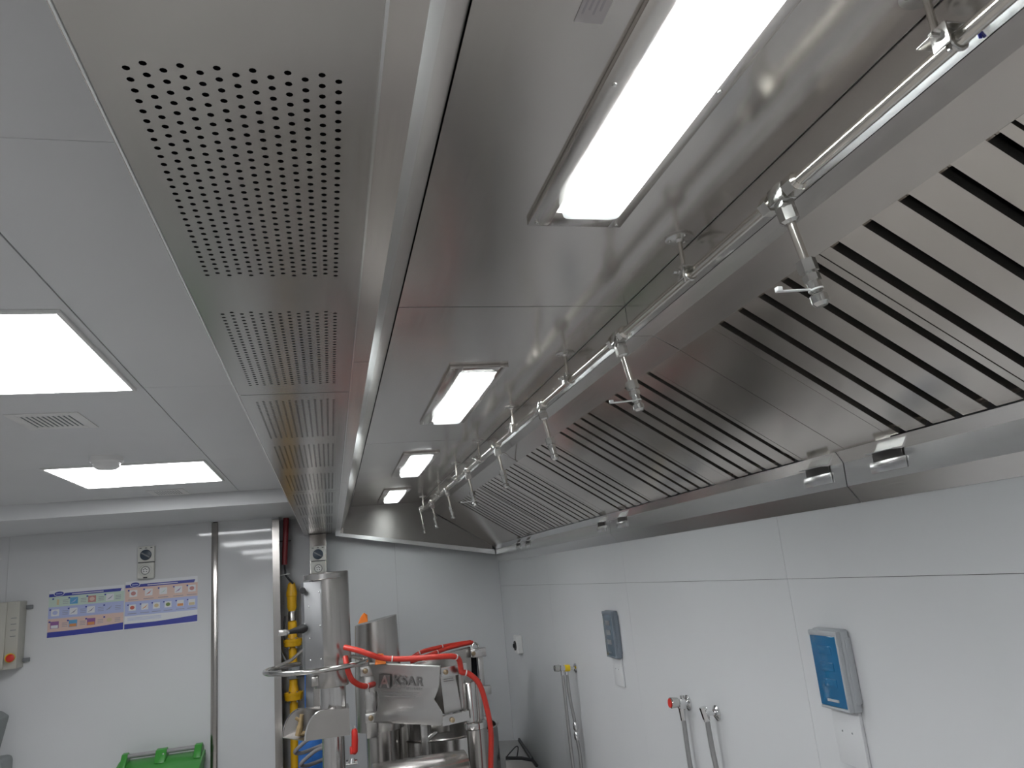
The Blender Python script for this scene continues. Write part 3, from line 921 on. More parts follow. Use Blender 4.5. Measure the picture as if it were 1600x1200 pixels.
# green box on the wall
t = thing('storage_box', 'green plastic box with grey hinge bar on the wall below the posters', 'box', (-1.01, YP, 0.72))
bx = MB()
bx.hexa([(-1.20, 5.13, 0.72), (-0.82, 5.13, 0.72), (-0.82, YP - 0.001, 0.72), (-1.20, YP - 0.001, 0.72),
         (-1.235, 5.08, 0.98), (-0.79, 5.08, 0.98), (-0.79, YP - 0.001, 0.98), (-1.235, YP - 0.001, 0.98)])
bx.build('box_body', M_green, t)
l = MB()
l.prism([(5.05, 0.985), (5.30, 1.045), (5.335, 1.045), (5.335, 1.015), (5.30, 0.985), (5.05, 0.955)], -1.255, -0.775, 'X', 0.006)
l.build('lid', M_green, t)
for x0, x1 in ((-1.232, -1.200), (-1.045, -0.985), (-0.828, -0.786)):
    MB().prism([(5.20, 1.025), (5.26, 1.088), (5.30, 1.092), (5.335, 1.07), (5.335, 1.02)], x0, x1, 'X', 0.004).build('handle_lug', M_green, t)
for x0, x1 in ((-1.202, -1.043), (-0.987, -0.826)):
    MB().cyl((x0, 5.275, 1.073), (x1, 5.275, 1.073), 0.013, n=14).build('handle_bar', M_handle, t)
MB().lathe([(0.005, 0), (0.004, -0.004), (0, -0.005)], (-1.0, 5.24, 1.066), 10, 'Y').build('pivot', M_white, t)

# ------------------------------------------------------------------ gas riser, conduit, hanging things at the far corner
o = thing('red_conduit', 'dark red conduit dropping from the bulkhead beside the corner strip', 'conduit', (-0.29, 5.47, 2.1))
MB().tube(spline([(-0.284, 5.47, 2.430), (-0.290, 5.47, 2.30), (-0.297, 5.47, 2.18), (-0.300, 5.47, 2.115)]), 0.019, 14).build('sleeve', M_darkred, o)
MB().tube(spline([(-0.300, 5.47, 2.12), (-0.296, 5.47, 2.075), (-0.292, 5.465, 2.045), (-0.268, 5.46, 2.010), (-0.245, 5.45, 1.985)]), 0.007, 8).build('cable', M_black, o)
MB().tube([(-0.330, 5.47, 2.272), (-0.255, 5.47, 2.274)], 0.004, 8).build('cable_tie', M_black, o)
MB().tube([(-0.330, 5.46, 2.046), (-0.268, 5.46, 2.052)], 0.003, 8).build('cable_tie', M_white, o)

gp = thing('gas_riser', 'yellow painted gas riser with flanged valves in the corner recess', 'pipe', (-0.26, 5.47, 0))
GX, GY = -0.257, 5.475
m = MB()
m.tube([(GX, GY, 0.0), (GX, GY, 1.62)], 0.027, 16)
m.build('riser_pipe', M_yellow, gp)
m = MB()
m.tube([(GX, GY, 1.995), (GX, GY, 1.985), (GX, GY, 1.94), (GX, GY, 1.93), (GX, GY, 1.905), (GX, GY, 1.90), (GX, GY, 1.83), (GX, GY, 1.80)],
       [0.012, 0.024, 0.033, 0.036, 0.036, 0.032, 0.032, 0.020], 18)
m.build('regulator', M_yellow, gp)
m = MB()
m.tube([(GX, GY, 1.815), (GX, GY, 1.80), (GX, GY, 1.745), (GX, GY, 1.735)], [0.016, 0.026, 0.028, 0.018], 16)
m.build('union', M_mach, gp)
m = MB()
m.tube([(GX, GY, 1.742), (GX, GY, 1.735), (GX, GY, 1.66), (GX, GY, 1.65)], [0.022, 0.030, 0.030, 0.022], 16)
m.tube([(GX, GY, 1.655), (GX, GY, 1.56)], 0.020, 16)
m.build('valve_body', M_yellow, gp)
for z in (1.612, 1.277):
    m = MB()
    m.tube([(GX, GY, z - 0.038), (GX, GY, z - 0.030), (GX, GY, z - 0.006), (GX, GY, z - 0.0055)], [0.040, 0.056, 0.060, 0.044], 22)
    m.tube([(GX, GY, z - 0.0055), (GX, GY, z - 0.002), (GX, GY, z + 0.015), (GX, GY, z + 0.018)], [0.060, 0.062, 0.062, 0.04], 22)
    m.tube([(GX, GY, z + 0.018), (GX, GY, z + 0.055)], [0.034, 0.028], 18)
    fl = m.build('flange', M_yellow, gp)
    for a in range(6):
        q = a * math.pi / 3
        MB().tube([(GX + 0.048 * math.cos(q), GY + 0.048 * math.sin(q), z - 0.044), (GX + 0.048 * math.cos(q), GY + 0.048 * math.sin(q), z + 0.024)], 0.006, 6).build('bolt', M_rod, fl)
m = MB()
m.box(GX - 0.030, GX + 0.045, GY - 0.04, GY + 0.03, 1.375, 1.46, 0.008)
m.tube([(GX - 0.01, GY - 0.045, 1.43), (GX - 0.06, GY - 0.05, 1.53), (GX - 0.075, GY - 0.05, 1.56)], 0.006, 8)
m.build('shutoff_valve', M_greyp, gp)
MB().box(GX + 0.02, GX + 0.085, GY - 0.055, GY - 0.02, 1.385, 1.42, 0.004).build('coil_plug', M_black, gp)
MB().tube(spline([(GX - 0.045, GY - 0.03, 1.78), (GX - 0.052, GY - 0.035, 1.70), (GX - 0.045, GY - 0.03, 1.60)]), 0.006, 8).build('conduit', M_black, gp)
o = MB().tube(spline([(-0.178, 5.36, 1.40), (-0.180, 5.36, 1.30), (-0.183, 5.36, 1.18), (-0.19, 5.36, 1.02)]), 0.004, 6).build('blue_wire', M_bluewire)
tag(o, 'thin blue wire hanging right of the yellow gas flanges', 'wire')
o = MB()
o.prism([(-0.232, 0.80), (-0.225, 1.10), (-0.20, 1.125), (-0.14, 1.118), (-0.085, 1.08), (-0.068, 1.02), (-0.07, 0.80)], 5.25, 5.36, 'Y', 0.02)
o = o.build('blue_bag', M_bag)
tag(o, 'crumpled blue and white plastic bag hanging behind the left machine', 'bag')
for k, (dz, dx, lab) in enumerate(((0.0, 0.0, 'grey hose loop at the bottom edge, upper one'), (-0.07, 0.03, 'grey hose loop at the bottom edge, lower one'))):
    pts = [(-0.05 + dx, 4.75, 1.14 + dz), (-0.13 + dx, 4.78, 1.12 + dz), (-0.20 + dx, 4.8, 1.075 + dz), (-0.225 + dx, 4.82, 1.045 + dz), (-0.18 + dx, 4.84, 1.035 + dz), (-0.06 + dx, 4.86, 1.06 + dz)]
    o = MB().tube(spline(pts), 0.011, 10).build('grey_hose', M_handle)
    tag(o, lab, 'hose', 'grey hose loops beside the left machine')

# ------------------------------------------------------------------ left kettle mixer
ka = thing('kettle_mixer', 'nearest steel kettle mixer with tall cylinder head and ring guard', 'machine', (0, 4.05, 0))
MB().box(-0.42, 0.10, 3.80, 4.35, 0, 0.92, 0.01).build('base_cabinet', M_mach, ka)
MB().cyl((-0.010, 4.05, 0.90), (-0.010, 4.05, 1.36), 0.053, n=28).build('column', M_machb, ka)
MB().lathe([(0.098, 1.545), (0.0985, 1.55), (0.0985, 2.006), (0.094, 2.0085), (0, 2.0085)], (-0.008, 4.06, 0), 40).build('motor_head', M_mach, ka)
m = MB()
m.prism([(-0.143, 4.02), (-0.130, 3.978), (-0.048, 3.967), (-0.030, 3.972), (-0.02, 4.12), (-0.143, 4.12)], 1.552, 1.968, 'Z', 0.003)
cpn = m.build('control_plate', M_ctrl, ka)
for x, z in ((-0.105, 1.70), (-0.105, 1.85), (-0.055, 1.915), (-0.055, 1.755), (-0.105, 1.60), (-0.055, 1.60)):
    MB().lathe([(0.005, 0), (0.004, -0.003), (0, -0.004)], (x, 3.976 - (x + 0.13) * 0.12, z), 10, 'Y').build('screw', M_chrome, cpn)
MB().tube([(-0.136, 3.98, 1.930), (-0.136, 3.955, 1.930), (-0.134, 3.93, 1.930), (-0.134, 3.925, 1.930)], [0.012, 0.012, 0.016, 0.013], 18).build('knob', M_black, ka)
MB().lathe([(0.101, 1.974), (0.103, 1.976), (0.103, 2.000), (0.101, 2.002)], (-0.030, 4.045, 0), 36).build('head_cap', M_machb, ka)
lv = MB()
lv.tube([(-0.125, 3.955, 1.752), (-0.14, 3.94, 1.750), (-0.155, 3.93, 1.748), (-0.185, 3.91, 1.745), (-0.20, 3.905, 1.743)], [0.018, 0.022, 0.017, 0.012, 0.010], 16)
lv = lv.build('lever_grip', M_black, ka)
m = MB()
m.tube([(-0.20, 3.905, 1.743), (-0.215, 3.90, 1.742)], 0.011, 12)
m.box(-0.247, -0.208, 3.885, 3.915, 1.730, 1.758, 0.004)
m.build('lever_hub', M_rod, lv)
MB().lathe([(0.019, 0), (0.014, -0.012), (0, -0.014)], (-0.128, 3.958, 1.756), 16, 'Y').build('lever_boss', M_chrome, lv)
# ring guard and its brackets
ring = [(-0.08 + 0.24 * math.cos(a), 4.03 + 0.24 * math.sin(a), 1.565) for a in [math.radians(q) for q in range(40, 400 - 60, 6)]]
ring = [(-0.08 + 0.24 * math.cos(a), 4.03 + 0.24 * math.sin(a), 1.565) for a in [math.radians(q) for q in range(-250, 21, 6)]]
MB().tube(ring, 0.0125, 12).build('ring_guard', M_fit, ka)
m = MB()
m.tube([(0.145, 4.11, 1.565), (0.10, 4.09, 1.585), (0.06, 4.07, 1.585)], 0.010, 10)
m.build('guard_bracket', M_mach, ka)
MB().tube([(-0.29, 4.16, 1.565), (-0.20, 4.12, 1.60), (-0.12, 4.08, 1.66)], 0.008, 10).build('guard_bracket', M_mach, ka)
MB().lathe([(0.082, 1.462), (0.084, 1.466), (0.084, 1.548), (0.080, 1.552)], (-0.010, 4.05, 0), 32).build('head_collar', M_mach, ka)
MB().lathe([(0.063, 1.365), (0.063, 1.465)], (-0.006, 4.05, 0), 30).build('neck', M_machb, ka)
MB().box(-0.105, -0.070, 3.99, 4.04, 1.475, 1.52, 0.005).build('neck_lug', M_mach, ka)
# open splash box with rounded cheeks
prof = [(0.068, 1.247), (0.068, 1.366), (-0.05, 1.374)] + [(-0.05 - 0.088 * math.sin(a), 1.25 + 0.124 * math.cos(a)) for a in [i * math.pi / 20 for i in range(1, 11)]]
MB().prism(prof, 3.93, 3.934).build('cheek_plate', M_mach, ka)
prof2 = [(x - 0.112, z - 0.012) for x, z in prof]
MB().prism(prof2, 4.17, 4.174).build('cheek_plate', M_mach, ka)
m = MB()
m.hexa([(-0.138, 3.934, 1.247), (0.068, 3.934, 1.247), (-0.044, 4.17, 1.235), (-0.25, 4.17, 1.235),
        (-0.138, 3.934, 1.251), (0.068, 3.934, 1.251), (-0.044, 4.17, 1.239), (-0.25, 4.17, 1.239)])
m.hexa([(0.0, 3.934, 1.364), (0.068, 3.934, 1.364), (0.068, 4.17, 1.352), (-0.16, 4.17, 1.358),
        (0.0, 3.934, 1.368), (0.068, 3.934, 1.368), (0.068, 4.17, 1.356), (-0.16, 4.17, 1.362)])
m.build('splash_box', M_mach, ka)
for pr, yy, nm in ((prof, 3.932, 'front'), (prof2, 4.172, 'rear')):
    MB().tube([(x, yy, z) for x, z in pr[2:]], 0.0035, 8).build('wire_rim', M_chrome, ka)
m = MB()
m.tube(spline([(-0.175, 4.09, 1.25), (-0.165, 4.09, 1.29), (-0.160, 4.09, 1.32), (-0.155, 4.09, 1.345)]), [0.016] * 7 + [0.013] * 6 + [0.010] * 6, 10)
m.tube([(-0.162, 4.09, 1.315), (-0.185, 4.085, 1.333)], [0.009, 0.007], 8)
m.tube([(-0.160, 4.09, 1.255), (-0.135, 4.085, 1.262)], [0.012, 0.009], 8)
o = m.build('knotted_cord', M_wood)
tag(o, 'tan knotted cord hanging inside the open splash box of the left machine', 'cord')
# red handled valve
rv = MB()
rv.tube([(0.070, 3.97, 1.118), (0.072, 3.97, 1.14)], [0.018, 0.012], 14)
rv.cyl((0.045, 3.98, 1.120), (0.098, 3.98, 1.118), 0.012, n=14)
rv = rv.build('drain_valve', M_chrome, ka)
MB().tube([(0.084, 3.95, 1.163), (0.086, 3.945, 1.170), (0.089, 3.94, 1.22), (0.089, 3.94, 1.262), (0.088, 3.94, 1.272)], [0.010, 0.0155, 0.0155, 0.014, 0.008], 14).build('valve_handle', M_red, rv)
MB().tube([(0.088, 3.94, 1.270), (0.088, 3.94, 1.283)], 0.006, 10).build('handle_tip', M_chrome, rv)
MB().box(0.064, 0.090, 3.935, 3.96, 1.160, 1.195, 0.006).build('handle_foot', M_red, rv)

# ------------------------------------------------------------------ middle kettle mixer with lettered guard
kb = thing('kettle_mixer', 'middle steel kettle mixer with lettered guard plate and pan', 'machine', (0.3, 4.3, 0))
m = MB()
n = 40
rings = []
for (r, z, sl) in ((0.128, 1.18, 0.0), (0.124, 1.45, 0.0), (0.114, 1.735, 0.045)):
    rings.append([m.bm.verts.new((0.237 + r * math.cos(q), 4.40 + r * math.sin(q), z + sl * math.cos(q) * 0.45)) for q in [2 * math.pi * j / n for j in range(n)]])
for A, B in zip(rings, rings[1:]):
    for j in range(n):
        m.bm.faces.new([A[j], A[(j + 1) % n], B[(j + 1) % n], B[j]])
m.bm.faces.new(rings[-1])
m.bm.faces.new(rings[0][::-1])
m.build('motor_head', M_mach, kb)
MB().cyl((0.245, 4.40, 0), (0.245, 4.40, 1.185), 0.085, n=28).build('column', M_mach, kb)
MB().cyl((0.365, 4.46, 0), (0.365, 4.46, 1.32), 0.055, n=28).build('column', M_mach, kb)
m = MB()
m.box(0.155, 0.208, 4.21, 4.235, 1.17, 1.515, 0.003)
m.build('linkage_bar', M_guard, kb)
m = MB()
m.box(0.135, 0.200, 4.17, 4.20, 1.475, 1.520, 0.003)
m.build('linkage_bar', M_guard, kb)
m = MB()
m.box(0.150, 0.215, 4.17, 4.20, 1.250, 1.295, 0.003)
m.build('linkage_bar', M_guard, kb)
for x, z in ((0.160, 1.500), (0.178, 1.272)):
    MB().lathe([(0.014, 0), (0.013, -0.007), (0.006, -0.010), (0, -0.010)], (x, 4.17, z), 14, 'Y').build('bolt', M_brass, kb)
MB().box(0.175, 0.216, 4.20, 4.30, 1.39, 1.44, 0.004).build('linkage_bar', M_guard, kb)

# guard plate: bent sheet, narrow waist, lower lip curling out
rows = [  # left x, left y, left z, right x, right y, right z
    (0.182, 4.165, 1.538, 0.516, 3.935, 1.508),
    (0.181, 4.150, 1.533, 0.514, 3.920, 1.503),
    (0.203, 4.150, 1.455, 0.502, 3.920, 1.420),
    (0.206, 4.150, 1.440, 0.495, 3.920, 1.397),
    (0.224, 4.148, 1.352, 0.473, 3.918, 1.356),
    (0.210, 4.130, 1.318, 0.488, 3.900, 1.328),
    (0.198, 4.115, 1.288, 0.504, 3.886, 1.297),
    (0.188, 4.118, 1.262, 0.506, 3.890, 1.258),
    (0.187, 4.130, 1.256, 0.496, 3.900, 1.238)]
m = MB()
nx = 14
grid = []
for (lx, ly, lz, rx, ry, rz) in rows:
    grid.append([m.bm.verts.new((lx + (rx - lx) * i / nx, ly + (ry - ly) * i / nx - 0.0, lz + (rz - lz) * i / nx)) for i in range(nx + 1)])
for A, B in zip(grid, grid[1:]):
    for i in range(nx):
        m.bm.faces.new([A[i], A[i + 1], B[i + 1], B[i]])
ex = bmesh.ops.extrude_face_region(m.bm, geom=m.bm.faces[:])
bmesh.ops.translate(m.bm, verts=[v for v in ex['geom'] if isinstance(v, bmesh.types.BMVert)], vec=(0.0025, 0.0045, 0))
guard = m.build('guard_plate', M_guard, kb, angle=40)

gdir = Vector((0.333, -0.230, -0.031)).normalized()      # along the plate
gup = Vector((0.075, 0, 1.0))
gup = (gup - gdir * gup.dot(gdir)).normalized()
gn = gdir.cross(gup)                                      # plate normal
if gn.y > 0:
    gn = -gn
def gpt(s, tt, d=0.0015):
    return Vector((0.181, 4.150, 1.533)) + gdir * s + gup * tt + gn * d
def text(body, s, tt, size, m, name, bold=0.0, sx=1.0):
    cu = bpy.data.curves.new(name, 'FONT')
    cu.body = body
    cu.size = size
    cu.extrude = 0.0006
    cu.offset = bold
    cu.space_character = 1.12
    tmp = bpy.data.objects.new(name, cu)
    C.objects.link(tmp)
    dg = bpy.context.evaluated_depsgraph_get()
    me = bpy.data.meshes.new_from_object(tmp.evaluated_get(dg))
    bpy.data.objects.remove(tmp, do_unlink=True)
    Rm = Matrix((gdir * sx, gup, gn)).transposed().to_4x4()
    Rm.translation = gpt(s, tt) - Vector(guard['base'])
    me.transform(Rm)
    me.materials.clear()
    me.materials.append(m)
    o = bpy.data.objects.new(name, me)
    C.objects.link(o)
    o.parent = guard
    o['base'] = guard['base']
    return o
def gbar(s0, s1, t0, t1, m, name, d=0.0016):
    mb = MB()
    mb.hexa([gpt(s0, t0, d), gpt(s1, t0, d), gpt(s1, t1, d), gpt(s0, t1, d), gpt(s0, t0, d + 0.0006), gpt(s1, t0, d + 0.0006), gpt(s1, t1, d + 0.0006), gpt(s0, t1, d + 0.0006)])
    return mb.build(name, m, guard, smooth=False)
gbar(0.060, 0.126, -0.112, -0.046, M_letter, 'logo_square')
text('A', 0.067, -0.108, 0.082, M_guard, 'logo_letter', 0.001).location = gn * 0.001
text('KSAR', 0.141, -0.092, 0.060, M_letter, 'lettering', 0.0014, 1.12)
text('FOOD MACHINERY', 0.136, -0.112, 0.0165, M_line, 'lettering', 0.0, 1.12)
gbar(0.075, 0.312, -0.127, -0.124, M_line, 'print_line')
gbar(0.080, 0.300, -0.136, -0.132, M_line, 'print_line')
gbar(0.105, 0.270, -0.150, -0.146, M_line, 'print_line')

# right arms and posts
m = MB()
m.hexa([(0.522, 3.955, 1.448), (0.655, 3.975, 1.450), (0.655, 4.00, 1.450), (0.522, 3.98, 1.448),
        (0.522, 3.955, 1.490), (0.655, 3.975, 1.497), (0.655, 4.00, 1.497), (0.522, 3.98, 1.490)])
m.build('linkage_bar', M_machb, kb)
m = MB()
m.hexa([(0.512, 3.955, 1.222), (0.650, 3.975, 1.230), (0.650, 4.00, 1.230), (0.512, 3.98, 1.222),
        (0.512, 3.955, 1.265), (0.650, 3.975, 1.275), (0.650, 4.00, 1.275), (0.512, 3.98, 1.265)])
m.build('linkage_bar', M_machb, kb)
for x, z in ((0.545, 1.470), (0.562, 1.245)):
    MB().lathe([(0.013, 0), (0.012, -0.007), (0.005, -0.010), (0, -0.010)], (x, 3.958, z), 14, 'Y').build('bolt', M_brass, kb)
m = MB()
m.hexa([(0.535, 4.02, 1.262), (0.622, 4.03, 1.275), (0.622, 4.035, 1.275), (0.535, 4.025, 1.262),
        (0.525, 4.02, 1.455), (0.600, 4.03, 1.455), (0.600, 4.035, 1.455), (0.525, 4.025, 1.455)])
side = m.build('side_plate', M_guard, kb)
for k in range(2):
    MB().box(0.540, 0.590, 4.018, 4.0215, 1.428 - 0.010 * k, 1.431 - 0.010 * k).build('print_line', M_line, side)
MB().cyl((0.632, 4.06, 1.275), (0.632, 4.06, 1.452), 0.024, n=20).build('pivot_tube', M_mach, kb)
MB().lathe([(0.030, 1.20), (0.030, 1.392), (0.026, 1.398), (0, 1.398)], (0.674, 4.05, 0), 26).build('pivot_post', M_machb, kb)
MB().lathe([(0.026, 1.20), (0.026, 1.40)], (0.716, 4.08, 0), 22).build('pivot_post', M_mach, kb)
MB().lathe([(0.048, 1.170), (0.058, 1.176), (0.060, 1.19), (0.058, 1.204), (0.044, 1.212)], (0.692, 4.06, 0), 30).build('post_collar', M_machb, kb)
MB().cyl((0.697, 4.06, 0), (0.697, 4.06, 1.175), 0.052, n=28).build('post', M_mach, kb)
# pan with open rim
m = MB()
m.lathe([(0.30, 0.70), (0.312, 0.75), (0.312, 1.085), (0.318, 1.092), (0.312, 1.098), (0.302, 1.092), (0.300, 0.78), (0.26, 0.72), (0.0, 0.71)], (0.60, 4.62, 0), 48)
m.build('pan', M_machb, kb)
MB().box(0.33, 0.88, 4.40, 4.90, 0.0, 0.69, 0.01).build('base_cabinet', M_mach, kb)
MB().box(0.50, 0.60, 4.35, 4.40, 1.12, 1.20, 0.004).build('pan_bracket', M_mach, kb)
MB().box(0.44, 0.475, 4.30, 4.335, 1.02, 1.18, 0.004).build('hinge_block', M_guard, kb)
MB().cyl((0.47, 4.33, 1.10), (0.60, 4.40, 1.16), 0.012, n=12).build('hinge_pin', M_rod, kb)

# rounded lid at the bottom edge
lid = thing('pan_lid', 'bright rounded steel lid at the bottom edge below the lettered guard', 'lid', (0.36, 3.75, 0))
m = MB()
m.prism([(3.62, 0.90), (3.62, 1.06)] + [(3.78 - 0.16 * math.cos(a), 1.06 + 0.075 * math.sin(a)) for a in [i * math.pi / 16 for i in range(1, 16)]] + [(3.94, 1.06), (3.94, 0.90)], 0.16, 0.585, 'X', 0.006)
m.build('lid_shell', M_machb, lid)
MB().box(0.15, 0.595, 3.60, 3.93, 0, 0.905, 0.006).build('stand', M_mach, lid)
MB().cyl((0.26, 3.60, 0.98), (0.48, 3.60, 0.98), 0.010, n=12).build('handle', M_chrome, lid)

# ------------------------------------------------------------------ third mixer, behind on the right
kc = thing('kettle_mixer', 'rear steel lifting arm with square bracket under the red hose bundle', 'machine', (0.75, 4.8, 0))
m = MB()
m.prism([(0.43, 1.40), (0.46, 1.455), (0.668, 1.492), (0.808, 1.512), (0.800, 1.20), (0.640, 1.15), (0.45, 1.22)], 4.70, 4.76, 'Y', 0.006)
m.build('arm_housing', M_mach, kc)
MB().box(0.800, 0.893, 4.66, 4.70, 1.450, 1.500, 0.004).build('linkage_bar', M_machb, kc)
MB().box(0.845, 0.878, 4.70, 4.73, 1.255, 1.452, 0.004).build('linkage_bar', M_guard, kc)
MB().box(0.800, 0.845, 4.735, 4.75, 1.12, 1.45, 0.002).build('recess_plate', M_dark, kc)
MB().box(0.845, 0.905, 4.66, 4.70, 1.235, 1.285, 0.004).build('linkage_bar', M_guard, kc)
MB().box(0.835, 0.89, 4.66, 4.70, 1.06, 1.12, 0.004).build('linkage_bar', M_guard, kc)
MB().lathe([(0.013, 0), (0.012, -0.006), (0, -0.008)], (0.815, 4.66, 1.475), 14, 'Y').build('bolt', M_brass, kc)
MB().tube(spline([(0.81, 4.68, 1.50), (0.82, 4.68, 1.525), (0.835, 4.68, 1.53), (0.85, 4.68, 1.515), (0.852, 4.68, 1.50)]), 0.006, 8).build('eye_ring', M_rod, kc)
MB().cyl((0.76, 4.98, 0), (0.76, 4.98, 1.20), 0.05, n=24).build('column', M_mach, kc)
MB().box(0.72, 0.80, 4.74, 4.98, 1.12, 1.20, 0.004).build('arm_block', M_mach, kc)

# red hoses
def hose(pts, r, name, label, ties=()):
    t = thing(name, label, 'hose', pts[0], 'red hoses over the machines')
    S = spline(pts)
    MB().tube(S, r, 12).build('hose', M_hose, t)
    for k in ties:
        p = S[k]
        q = S[min(k + 1, len(S) - 1)]
        d = (q - p).normalized()
        MB().tube([p - d * 0.003, p + d * 0.003], r * 1.12, 12).build('cable_tie', M_white, t)
    return t
hose([(0.058, 3.93, 1.644), (0.12, 3.88, 1.626), (0.172, 3.86, 1.604), (0.229, 3.88, 1.580), (0.305, 3.88, 1.566), (0.389, 3.86, 1.561),
      (0.511, 3.85, 1.556), (0.573, 3.86, 1.549), (0.603, 3.88, 1.529), (0.613, 3.90, 1.488), (0.617, 3.90, 1.466), (0.650, 3.90, 1.456),
      (0.699, 3.90, 1.402), (0.728, 3.91, 1.293), (0.742, 3.92, 1.175), (0.732, 3.94, 1.02), (0.71, 3.95, 0.75)], 0.0135,
     'red_hose', 'long red hose running over the lettered guard and down its right side', (22, 44, 64))
hose([(0.059, 3.93, 1.600), (0.064, 3.905, 1.560), (0.072, 3.91, 1.525), (0.089, 3.93, 1.488), (0.131, 3.97, 1.455), (0.165, 4.02, 1.445), (0.195, 4.10, 1.440)], 0.0135,
     'red_hose', 'short red hose bending down beside the ring guard of the left machine', (28,))
hose([(0.438, 4.60, 1.495), (0.501, 4.60, 1.523), (0.592, 4.62, 1.534), (0.694, 4.66, 1.537), (0.81, 4.70, 1.538)], 0.012,
     'red_hose', 'upper hose of the tied red bundle leading to the rear arm', (5, 14))
hose([(0.430, 4.58, 1.478), (0.558, 4.59, 1.505), (0.647, 4.63, 1.522), (0.74, 4.66, 1.531), (0.82, 4.70, 1.534)], 0.012,
     'red_hose', 'lower hose of the tied red bundle leading to the rear arm', (8,))
# orange caps
def lump(pts, m, name, label):
    b = MB()
    vs = [b.bm.verts.new(p) for p in pts]
    bmesh.ops.convex_hull(b.bm, input=vs)
    o = b.build(name, m, smooth=False)
    tag(o, label, 'cap', 'orange plastic caps on the machines')
lump([(0.138, 4.32, 1.728), (0.19, 4.32, 1.735), (0.14, 4.36, 1.730), (0.19, 4.36, 1.736), (0.150, 4.33, 1.757), (0.172, 4.33, 1.783), (0.190, 4.345, 1.770), (0.186, 4.33, 1.745), (0.160, 4.36, 1.770)],
     M_orange, 'orange_cap', 'faceted orange cap on top of the middle machine head')
lump([(0.205, 4.10, 1.530), (0.262, 4.10, 1.530), (0.21, 4.15, 1.530), (0.262, 4.15, 1.530), (0.215, 4.11, 1.570), (0.250, 4.11, 1.580), (0.264, 4.12, 1.555), (0.23, 4.15, 1.58)],
     M_orange, 'orange_cap', 'orange cap behind the red hose above the lettered guard')

# tub with wire handle by the right wall
t = thing('steel_tub', 'steel tub with dark rim and wire handle at the foot of the right wall', 'tub', (1.06, 4.85, 0))
m = MB()
m.hexa([(0.965, 4.70, 0.0), (1.15, 4.70, 0.0), (1.19, 5.3, 0.0), (0.965, 5.3, 0.0),
        (0.965, 4.70, 0.855), (1.140, 4.70, 0.835), (1.19, 5.3, 0.835), (0.965, 5.3, 0.855)])
m.build('tub_body', M_mach, t)
m = MB()
m.tube([(0.965, 4.695, 0.872), (1.06, 4.695, 0.858), (1.125, 4.695, 0.838), (1.150, 4.70, 0.800)], 0.010, 8)
m.tube([(1.125, 4.70, 0.845), (1.19, 5.3, 0.840)], 0.008, 8)
m.build('rim', M_black, t)
MB().tube(spline([(0.975, 4.73, 0.868), (1.005, 4.73, 0.893), (1.040, 4.73, 0.918), (1.052, 4.73, 0.908), (1.040, 4.73, 0.862)]), 0.0035, 8).build('wire_handle', M_black, t)

# ------------------------------------------------------------------ fittings on the right wall
def wall_box(y0, y1, z0, z1, d, plate, label, shell, win, big):
    t = thing('socket_enclosure', label, 'socket box', (XW, (y0 + y1) / 2, z0))
    xo = XW - d
    MB().box(xo + 0.010, XW - 0.0005, y0, y1, z0, z1, 0.007, 3).build('box_shell', shell, t)
    m = MB()
    m.box(xo - 0.002, xo + 0.011, y0 + 0.004, y1 - 0.003, z1 - 0.016, z1 - 0.003, 0.003)
    m.box(xo - 0.001, xo + 0.011, y0 + 0.004, y1 - 0.003, z0 + 0.003, z0 + 0.010, 0.003)
    m.box(xo - 0.001, xo + 0.011, y0 + 0.002, y0 + 0.010, z0 + 0.003, z1 - 0.004, 0.002)
    m.build('cover_frame', shell, t)
    w = MB().box(xo, xo + 0.010, y0 + 0.010, y1 - 0.004, z0 + 0.010, z1 - 0.015, 0.003).build('window', win, t)
    m = MB()
    yc = (y0 + y1) / 2
    m.box(xo - 0.0025, xo + 0.001, yc - 0.022, yc + 0.022, z0 + 0.022, z0 + 0.028, 0.001)
    m.build('latch', shell, w)
    for k in range(3):
        zz = z0 + (z1 - z0) * (0.34 + 0.2 * k)
        MB().box(xo - 0.0018, xo + 0.001, yc - 0.025, yc + 0.025, zz - 0.010, zz + 0.010, 0.001).build('switch_shape', win if big else M_greyp, w)
    MB().box(xo + 0.018, XW - 0.001, y0 - 0.003, y0 + 0.004, z0 + 0.02, z1 - 0.02, 0.002).build('hinge_rail', shell, t)
    py0, py1, pz0 = plate
    pl = MB().box(XW - 0.010, XW - 0.0005, py0, py1, pz0, z0 + 0.004, 0.002).build('cable_cover', M_wall, t)
    for k in (0.35, 0.7):
        MB().lathe([(0.0025, 0), (0.002, -0.001), (0, -0.001)], (XW - 0.010, py0 + (py1 - py0) * k, pz0 + (z0 - pz0) * 0.6), 8, 'X').build('screw', M_greyp, pl)
    return t
wall_box(1.679, 1.796, 1.520, 1.712, 0.036, (1.690, 1.795, 1.392), 'light grey socket box with blue window on the right wall', M_boxlight, M_bluewin, True)
wall_box(3.240, 3.368, 1.514, 1.716, 0.030, (3.250, 3.355, 1.398), 'dark blue-grey socket box on the right wall, farther along', M_boxgrey, M_smoke, False)

t = thing('rotary_switch', 'small white switch box near the far corner of the right wall', 'switch', (XW, 5.12, 1.39))
MB().box(XW - 0.040, XW - 0.0005, 5.072, 5.165, 1.398, 1.512, 0.006).build('box_body', M_white, t)
m = MB()
m.lathe([(0.030, 0), (0.030, -0.006), (0.012, -0.008), (0.012, -0.016), (0, -0.016)], (XW - 0.040, 5.118, 1.448), 20, 'X')
m.build('dial', M_black, t)

def rose(par, y, z, r=0.024):
    MB().lathe([(r, 0), (r, -0.004), (r * 0.6, -0.010), (0.009, -0.012)], (XW - 0.0005, y, z), 24, 'X').build('wall_rose', M_chrome, par)

